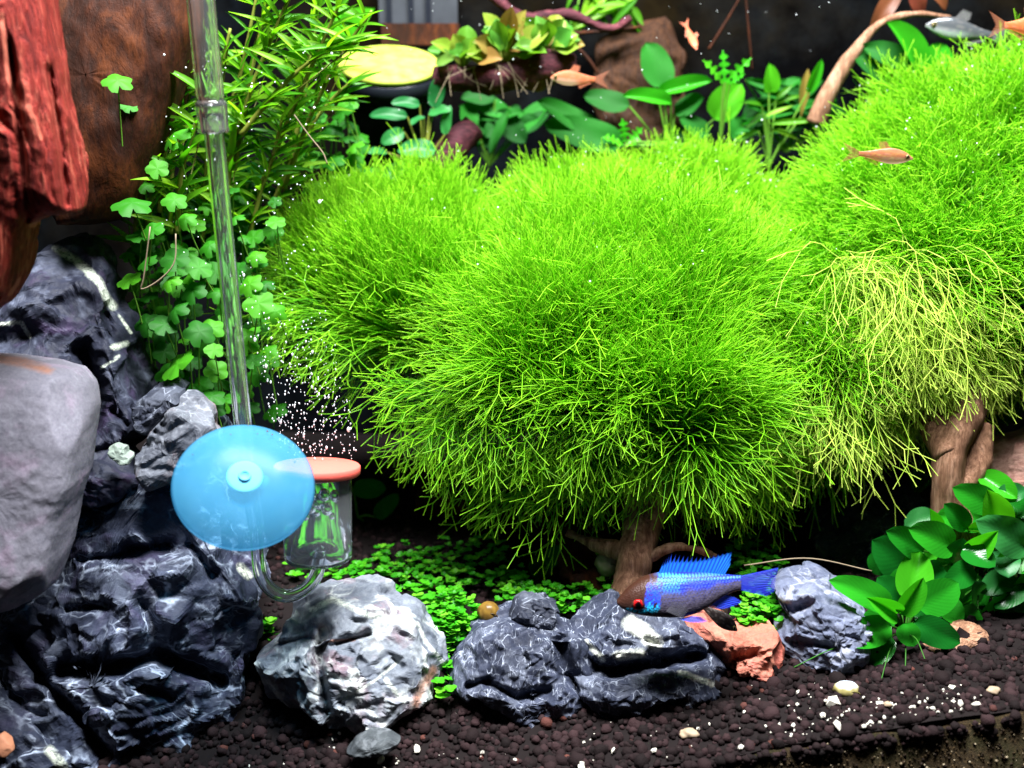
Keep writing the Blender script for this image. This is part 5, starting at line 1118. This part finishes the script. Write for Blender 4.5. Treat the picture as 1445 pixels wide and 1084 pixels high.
def skin_mat(name, rough=0.3, metal=0.25, scale=30, bump=0.4, trans=0.0):
    s = NT(name); c_ = s.attr('tint', 'Color'); v = s.coord()
    vo = s.n('TexVoronoi'); vo.inputs['Scale'].default_value = scale / 3; s.l(v, vo.inputs['Vector'])
    b = s.principled(c_, rough, vo.outputs['Distance'], bump, 0.03); b.inputs['Metallic'].default_value = metal
    if trans:
        tr = s.n('BsdfTranslucent'); s.l(c_, tr.inputs[0]); m1 = s.n('MixShader'); m1.inputs[0].default_value = trans
        s.l(b.outputs[0], m1.inputs[1]); s.l(tr.outputs[0], m1.inputs[2]); tp = s.n('BsdfTransparent'); m2 = s.n('MixShader'); m2.inputs[0].default_value = 0.72; s.l(tp.outputs[0], m2.inputs[1]); s.l(m1.outputs[0], m2.inputs[2]); s.l(m2.outputs[0], s.out.inputs[0])
    else: s.l(b.outputs[0], s.out.inputs[0])
    return s.m
def blend(a, b_, f): f = min(max(f, 0), 1); return tuple(x * (1 - f) + y * f for x, y in zip(a, b_))
def eye(parent, p, r, iris, ydir=-1, squash=1.0, pr=0.45):
    V = ICO3[0] * np.array([r, r * 0.55, r * squash]) + p
    q = ICO3[0]; fr = -q[:, 1] * (1 if ydir < 0 else -1); d = np.sqrt(q[:, 0] ** 2 * 1.6 + q[:, 2] ** 2 * 0.55)
    col = np.where((d < pr)[:, None], np.array([[0.002, 0.002, 0.003]]), np.array([iris])); col = np.where((d > 0.92)[:, None], np.array([[0.05, 0.02, 0.015]]), col)
    return meshobj('eye', V, ICO3[1], m_eye, parent, True, {'tint': col})
m_eye = skin_mat('fish_eye', 0.08, 0.0, 30, 0.0)

YR = 2.7
def mpr(X, Y, y=None): return P(860 + X / 5.78, 770 + Y / 5.78, YR + 0.0018 * (400 - Y))   # rolled a little, back away from us
def ramcol(X, Y, v):
    h = math.sin(X * 12.9898 + Y * 78.233) * 43758.5453; h = h - math.floor(h)
    nzv = float(pn(np.array([[X, Y, 0.0]]), 0.035, 3)[0]); nz2 = float(pn(np.array([[X, Y, 5.0]]), 0.014, 4)[0])
    c_ = blend((0.040, 0.034, 0.050), (0.085, 0.073, 0.105), 0.5 + nzv * 1.2)
    sx, sy = X / 27.0, Y / 24.0; ro = math.floor(sy); fx = sx + 0.5 * (ro % 2); fx -= math.floor(fx); fy = sy - ro
    sc = max(0, 1 - ((fx - 0.5) ** 2 + (fy - 0.5) ** 2) * 4.2)
    lim = 0.36 - 0.00010 * (X - 400) + 0.12 * nz2
    if X > 320:
        f = smst_s((lim + 0.09 - v) / 0.2) * smst_s((X - 330 + 90 * nzv) / 110)
        bl = blend((0.008, 0.012, 0.25), (0.02, 0.075, 0.72), sc)
        if v < 0.17: bl = blend(bl, (0.02, 0.34, 0.72), sc * (1.1 if X < 620 else 0.5))
        elif X < 560: bl = blend(bl, (0.02, 0.36, 0.90), sc * 0.7)
        c_ = blend(c_, bl, f)
        c_ = blend(c_, (0.05, 0.07, 0.35), 0.5 * sc * smst_s((0.75 - v) / 0.4))
    if X < 420:
        hd = blend((0.036, 0.013, 0.008), (0.024, 0.012, 0.010), smst_s((v - 0.3) / 0.5)); hd = blend(hd, (0.06, 0.05, 0.055), smst_s((v - 0.72) / 0.2))
        c_ = blend(hd, c_, smst_s((X - 320 + 120 * nzv) / 110))
        nz3 = float(pn(np.array([[X, Y, 9.0]]), 0.085, 6)[0])
        d1 = math.hypot((X - 340) / 68, (Y - 405) / 118); d2 = math.hypot((X - 225) / 100, (Y - 497) / 24); d3 = math.hypot((X - 320) / 35, (Y - 315) / 40)
        f = max(smst_s((1.1 - d1) * 3), smst_s((1.1 - d2) * 3), smst_s((1.1 - d3) * 3)) * smst_s((nz3 + 0.22) * 3.2)
        c_ = blend(c_, blend((0.015, 0.06, 0.80), (0.02, 0.60, 0.95), smst_s((Y - 420) / 90 + nz3 * 1.5)), f)
    return c_
def smst_s(t): t = min(max(t, 0), 1); return t * t * (3 - 2 * t)
t = thing('fish', 'blue iridescent cichlid with a red eye over the white splashed slate', 'fish', mpr(500, 578))
body_st = [(62, 452, 470), (75, 425, 492), (100, 396, 510), (150, 345, 532), (200, 304, 548), (250, 274, 558), (300, 252, 564), (350, 238, 569), (400, 228, 573), (450, 221, 576), (500, 218, 578), (600, 215, 574), (700, 217, 548), (800, 222, 498), (900, 232, 428), (1000, 240, 376), (1070, 244, 360)]
m_ram = skin_mat('cichlid_skin', 0.4, 0.08, 45, 0.35)
fish_body(t, body_st, mpr, [0.10, 0.36, 0.50, 0.54, 0.52, 0.47, 0.40, 0.30, 0.20, 0.10], m_ram, ramcol, 230, 80)
m_finb = fin_mat('blue_fin', (0.02, 0.05, 0.80, 1), (0.02, 0.22, 0.80, 1), 20, 0.8)
m_finc = fin_mat('blue_tail', (0.03, 0.11, 0.90, 1), (0.02, 0.04, 0.62, 1), 16, 0.85)
fin(t, [(400, 226), (520, 219), (700, 219), (850, 228), (940, 237)], [(452, 110), (505, 62), (600, 80), (700, 92), (800, 88), (900, 68), (1000, 50), (985, 160)], m_finb, mpr, 'dorsal_fin', 121, 10, 20, 0.012, 0.55)
fin(t, [(1052, 250), (1060, 300), (1052, 358)], [(1380, 180), (1362, 230), (1352, 300), (1348, 370), (1280, 412)], m_finc, mpr, 'tail_fin', 97, 12, 16, 0.03, 0.0)
fin(t, [(790, 500), (860, 455), (940, 400)], [(900, 520), (960, 512), (1020, 492), (1085, 462), (1040, 430)], m_finc, mpr, 'anal_fin', 60, 8, 10, 0.01)
for sg in (-1, 1): fin(t, [(540, 572), (600, 566), (660, 552)], [(650, 588), (740, 590), (790, 580), (740, 545)], m_finc, mpr, 'pelvic_fin', 40, 8, 7, 0.01, 0, sg * 0.22, -sg * 0.15)
m_pec = fin_mat('clear_fin', (0.30, 0.30, 0.34, 1), (0.2, 0.2, 0.25, 1), 9, 0.12)
fin(t, [(455, 400), (455, 450), (450, 490)], [(590, 400), (620, 460), (570, 520)], m_pec, mpr, 'pectoral_fin', 40, 8, 9, 0.01, 0, -0.48, 0.22)
ep = mpr(222, 440); re_ = 52 / 5.78 * cpp(900, 845, YR)
eye(t, ep + np.array([0, -0.43, 0]), re_, (0.45, 0.008, 0.01), -1, 0.85, 0.62); eye(t, ep + np.array([0, 0.43, 0]), re_, (0.62, 0.012, 0.015), 1, 0.85, 0.5)

def small_fish(label, snout, tailb, y0, y1, hgt, col, belly, mat, fmat, group=None, tail=0.32, name='fish', eyec=(0.3, 0.25, 0.1), slim=1.0):
    S, T = np.array(snout, float), np.array(tailb, float); Ld = np.linalg.norm(T - S); ux = (T - S) / Ld
    uy = np.array([-ux[1], ux[0]]); 
    if uy[1] < 0: uy = -uy                                   # local Y runs down the picture
    def mp(X, Y, y=None):
        q = S + ux * X * Ld + uy * Y * Ld; return P(q[0], q[1], y0 + (y1 - y0) * X)
    t = thing(name, label, 'fish', mp(0.4, 0.2), group)
    h = hgt
    st = [(0, -0.03 * h, 0.05 * h), (0.05, -0.28 * h, 0.2 * h), (0.15, -0.55 * h, 0.42 * h), (0.3, -0.75 * h, 0.62 * h), (0.45, -0.78 * h, 0.66 * h), (0.6, -0.62 * h, 0.55 * h), (0.75, -0.42 * h, 0.38 * h), (0.9, -0.26 * h, 0.24 * h), (1.0, -0.22 * h, 0.22 * h)]
    def cf(X, Y, v):
        c_ = blend(col, belly, smst_s((v - 0.45) / 0.35) * smst_s((0.75 - X) / 0.3)); n_ = float(pn(np.array([[X, Y * 3, 0.0]]), 9.0, 5)[0])
        if v < 0.18: c_ = blend(c_, tuple(x * 0.6 for x in col), 0.6)
        return blend(c_, (0.9, 0.8, 0.7), max(0, n_) * 0.4)
    cm = Ld * cpp(*snout, y0)
    fish_body(t, st, mp, [0.1 * h * cm * 0.5, 0.5 * h * cm * 0.55 * slim, 0.62 * h * cm * 0.55 * slim, 0.5 * h * cm * 0.5 * slim, 0.3 * h * cm * 0.5, 0.12 * h * cm * 0.5], mat, cf, 60, 28)
    fin(t, [(0.97, -0.2 * h), (1.0, 0), (0.97, 0.2 * h)], [(1 + tail, -0.9 * h), (1 + tail * 0.55, 0), (1 + tail, 0.9 * h)], fmat, mp, 'tail_fin', 40, 6, 10, 0.01)
    fin(t, [(0.42, -0.76 * h), (0.58, -0.62 * h)], [(0.52, -1.35 * h), (0.66, -1.2 * h), (0.64, -0.75 * h)], fmat, mp, 'dorsal_fin', 24, 5, 6, 0.005)
    fin(t, [(0.6, 0.52 * h), (0.88, 0.25 * h)], [(0.66, 0.95 * h), (0.8, 0.62 * h), (0.92, 0.42 * h)], fmat, mp, 'anal_fin', 24, 5, 8, 0.005)
    r = 0.17 * h * cm * 1.1
    for sg in (-1, 1): eye(t, mp(0.11, -0.12 * h) + np.array([0, sg * 0.36 * h * cm * 0.5 * slim, 0]), r, eyec, sg, 1.0, 0.6)
    return t
m_tet = skin_mat('tetra_skin', 0.35, 0.05, 30, 0.1, 0.35)
m_tfin = fin_mat('tetra_fin', (0.80, 0.16, 0.06, 1), (0.7, 0.3, 0.2, 1), 10, 0.35)
OR, BE = (0.72, 0.22, 0.10), (0.70, 0.50, 0.36)
small_fish('small salmon tetra swimming below the free end of the purple log', (777, 110), (840, 112), 21.5, 21.8, 0.24, OR, BE, m_tet, m_tfin, 'orange tetras')
small_fish('small orange tetra diving head down in front of the brown board', (983, 70), (969, 38), 23.5, 24.5, 0.24, (0.78, 0.20, 0.09), OR, m_tet, m_tfin, 'orange tetras')
small_fish('small pale red tetra swimming in front of the right moss mound', (1288, 224), (1212, 217), 8.2, 8.6, 0.21, (0.60, 0.20, 0.11), (0.58, 0.36, 0.28), m_tet, m_tfin, 'orange tetras')
small_fish('orange tetra above the crest of the right moss mound', (1492, 40), (1418, 36), 15.0, 15.0, 0.30, (0.80, 0.22, 0.08), OR, m_tet, m_tfin, 'orange tetras')
small_fish('silvery see-through fish half hidden behind the right moss crest', (1306, 36), (1400, 50), 24.5, 24.0, 0.24, (0.10, 0.11, 0.12), (0.42, 0.46, 0.48), skin_mat('silver_skin', 0.2, 0.5, 30, 0.1), fin_mat('silver_fin', (0.3, 0.3, 0.3, 1), (0.2, 0.2, 0.2, 1), 10, 0.3), None)
small_fish('little dark brown catfish resting on the salmon stone', (1040, 890), (992, 856), 2.9, 3.6, 0.26, (0.030, 0.022, 0.020), (0.07, 0.05, 0.04), skin_mat('catfish_skin', 0.35, 0.0, 40, 0.3), fin_mat('brown_fin', (0.10, 0.07, 0.05, 1), (0.2, 0.15, 0.1, 1), 8, 0.4), None)

# ------------------------------------------------------------------ snails
def snail(label, px, py, y, rx, rz, cols, seed, rim=True, top=None):
    c_ = P(px, py, y); k = cpp(px, py, y); rx *= k; rz *= k
    t = thing('snail', label, 'snail', c_ - np.array([0, 0, rz]))
    V = ICO3[0].copy(); V = np.concatenate([V]); th = np.arctan2(V[:, 2], V[:, 0])
    grow_ = 1 + 0.12 * (th / np.pi) * (1 - np.abs(V[:, 1])); W = V * grow_[:, None] * np.array([rx, (rx + rz) / 2, rz])
    W = W + 0.02 * nrm(W) * np.sin(9 * V[:, 0] + 5 * V[:, 2])[:, None] * rx
    st = 0.5 + 0.5 * np.sin(V[:, 0] * 16 + 3 * pn(V, 2.0, seed)); col = np.array(cols[0])[None] * (1 - st[:, None]) + np.array(cols[1])[None] * st[:, None]
    if top is not None:
        f = np.clip((V[:, 2] - 0.62 + 0.2 * pn(V, 3, seed)) * 6, 0, 1)[:, None]; col = col * (1 - f) + np.array(top)[None] * f
    meshobj('shell', W + c_, ICO3[1], m_snail, t, True, {'tint': col})
    a = np.linspace(-0.4, 2.3, 16); sp = np.array([c_ + np.array([rx * 0.55 * math.cos(q * 2) * (1 - 0.3 * q / 2.3) + rx * 0.25, -(rx + rz) / 2 * 0.86, rz * 0.45 * math.sin(q * 2) * (1 - 0.3 * q / 2.3)]) for q in a])
    V, F = tube(sp, np.linspace(0.02, 0.035, 16), 6); meshobj('whorl', V, F, m_snail, t, True, {'tint': np.repeat(np.array([cols[0]]) * 0.6, len(V), 0)})
    V, F = lathe([(0.001, -0.05), (rx * 0.75, -0.04), (rx * 0.8, 0.02), (rx * 0.6, 0.1), (0.001, 0.12)], c_ - np.array([0, 0, rz * 0.98]), (0, 0, 1), 20); meshobj('foot', V, F, m_snail, t, True, {'tint': np.repeat([[0.05, 0.04, 0.03]], len(V), 0)})
m_snail = skin_mat('snail_shell', 0.25, 0.0, 20, 0.15)
snail('round brown snail sitting beside the small slate pebble', 690, 866, 6.2, 16, 17, [(0.10, 0.055, 0.012), (0.19, 0.11, 0.02)], 1)
snail('olive snail with a worn white crown on the soil', 1195, 974, 2.6, 19, 12, [(0.20, 0.17, 0.06), (0.30, 0.26, 0.10)], 2, top=(0.55, 0.60, 0.66))
snail('pale mossy round snail beside the driftwood stump', 857, 797, 9.6, 17, 18, [(0.22, 0.22, 0.12), (0.34, 0.32, 0.20)], 3)

# loose tendrils
for (a, b_, y, lab) in [((1050, 798), (1230, 806), 6.5, 'pale thin tendril lying behind the blue grey rock')]:
    V, F = tube(smooth_path([P(*a, y), P((a[0] + b_[0]) / 2, a[1] - 10, y), P(*b_, y)], 16), 0.03, 6); tag(meshobj('tendril', V, F, m_root), lab, 'tendril')
V, F = tube(smooth_path([P(212, 320, 8.3), P(203, 390, 8.2), P(200, 408, 8.2), P(225, 395, 8.2), P(246, 370, 8.3), P(248, 330, 8.5)], 24), 0.03, 6); tag(meshobj('tendril', V, F, m_root), 'white looping tendril among the lobed leaves', 'tendril')
V, F = tube(smooth_path([P(415, 162, 13), P(435, 190, 13), P(455, 215, 13), P(462, 232, 13)], 16), 0.03, 6); tag(meshobj('tendril', V, F, m_root), 'white curved tendril before the bright lobed leaf plant', 'tendril')
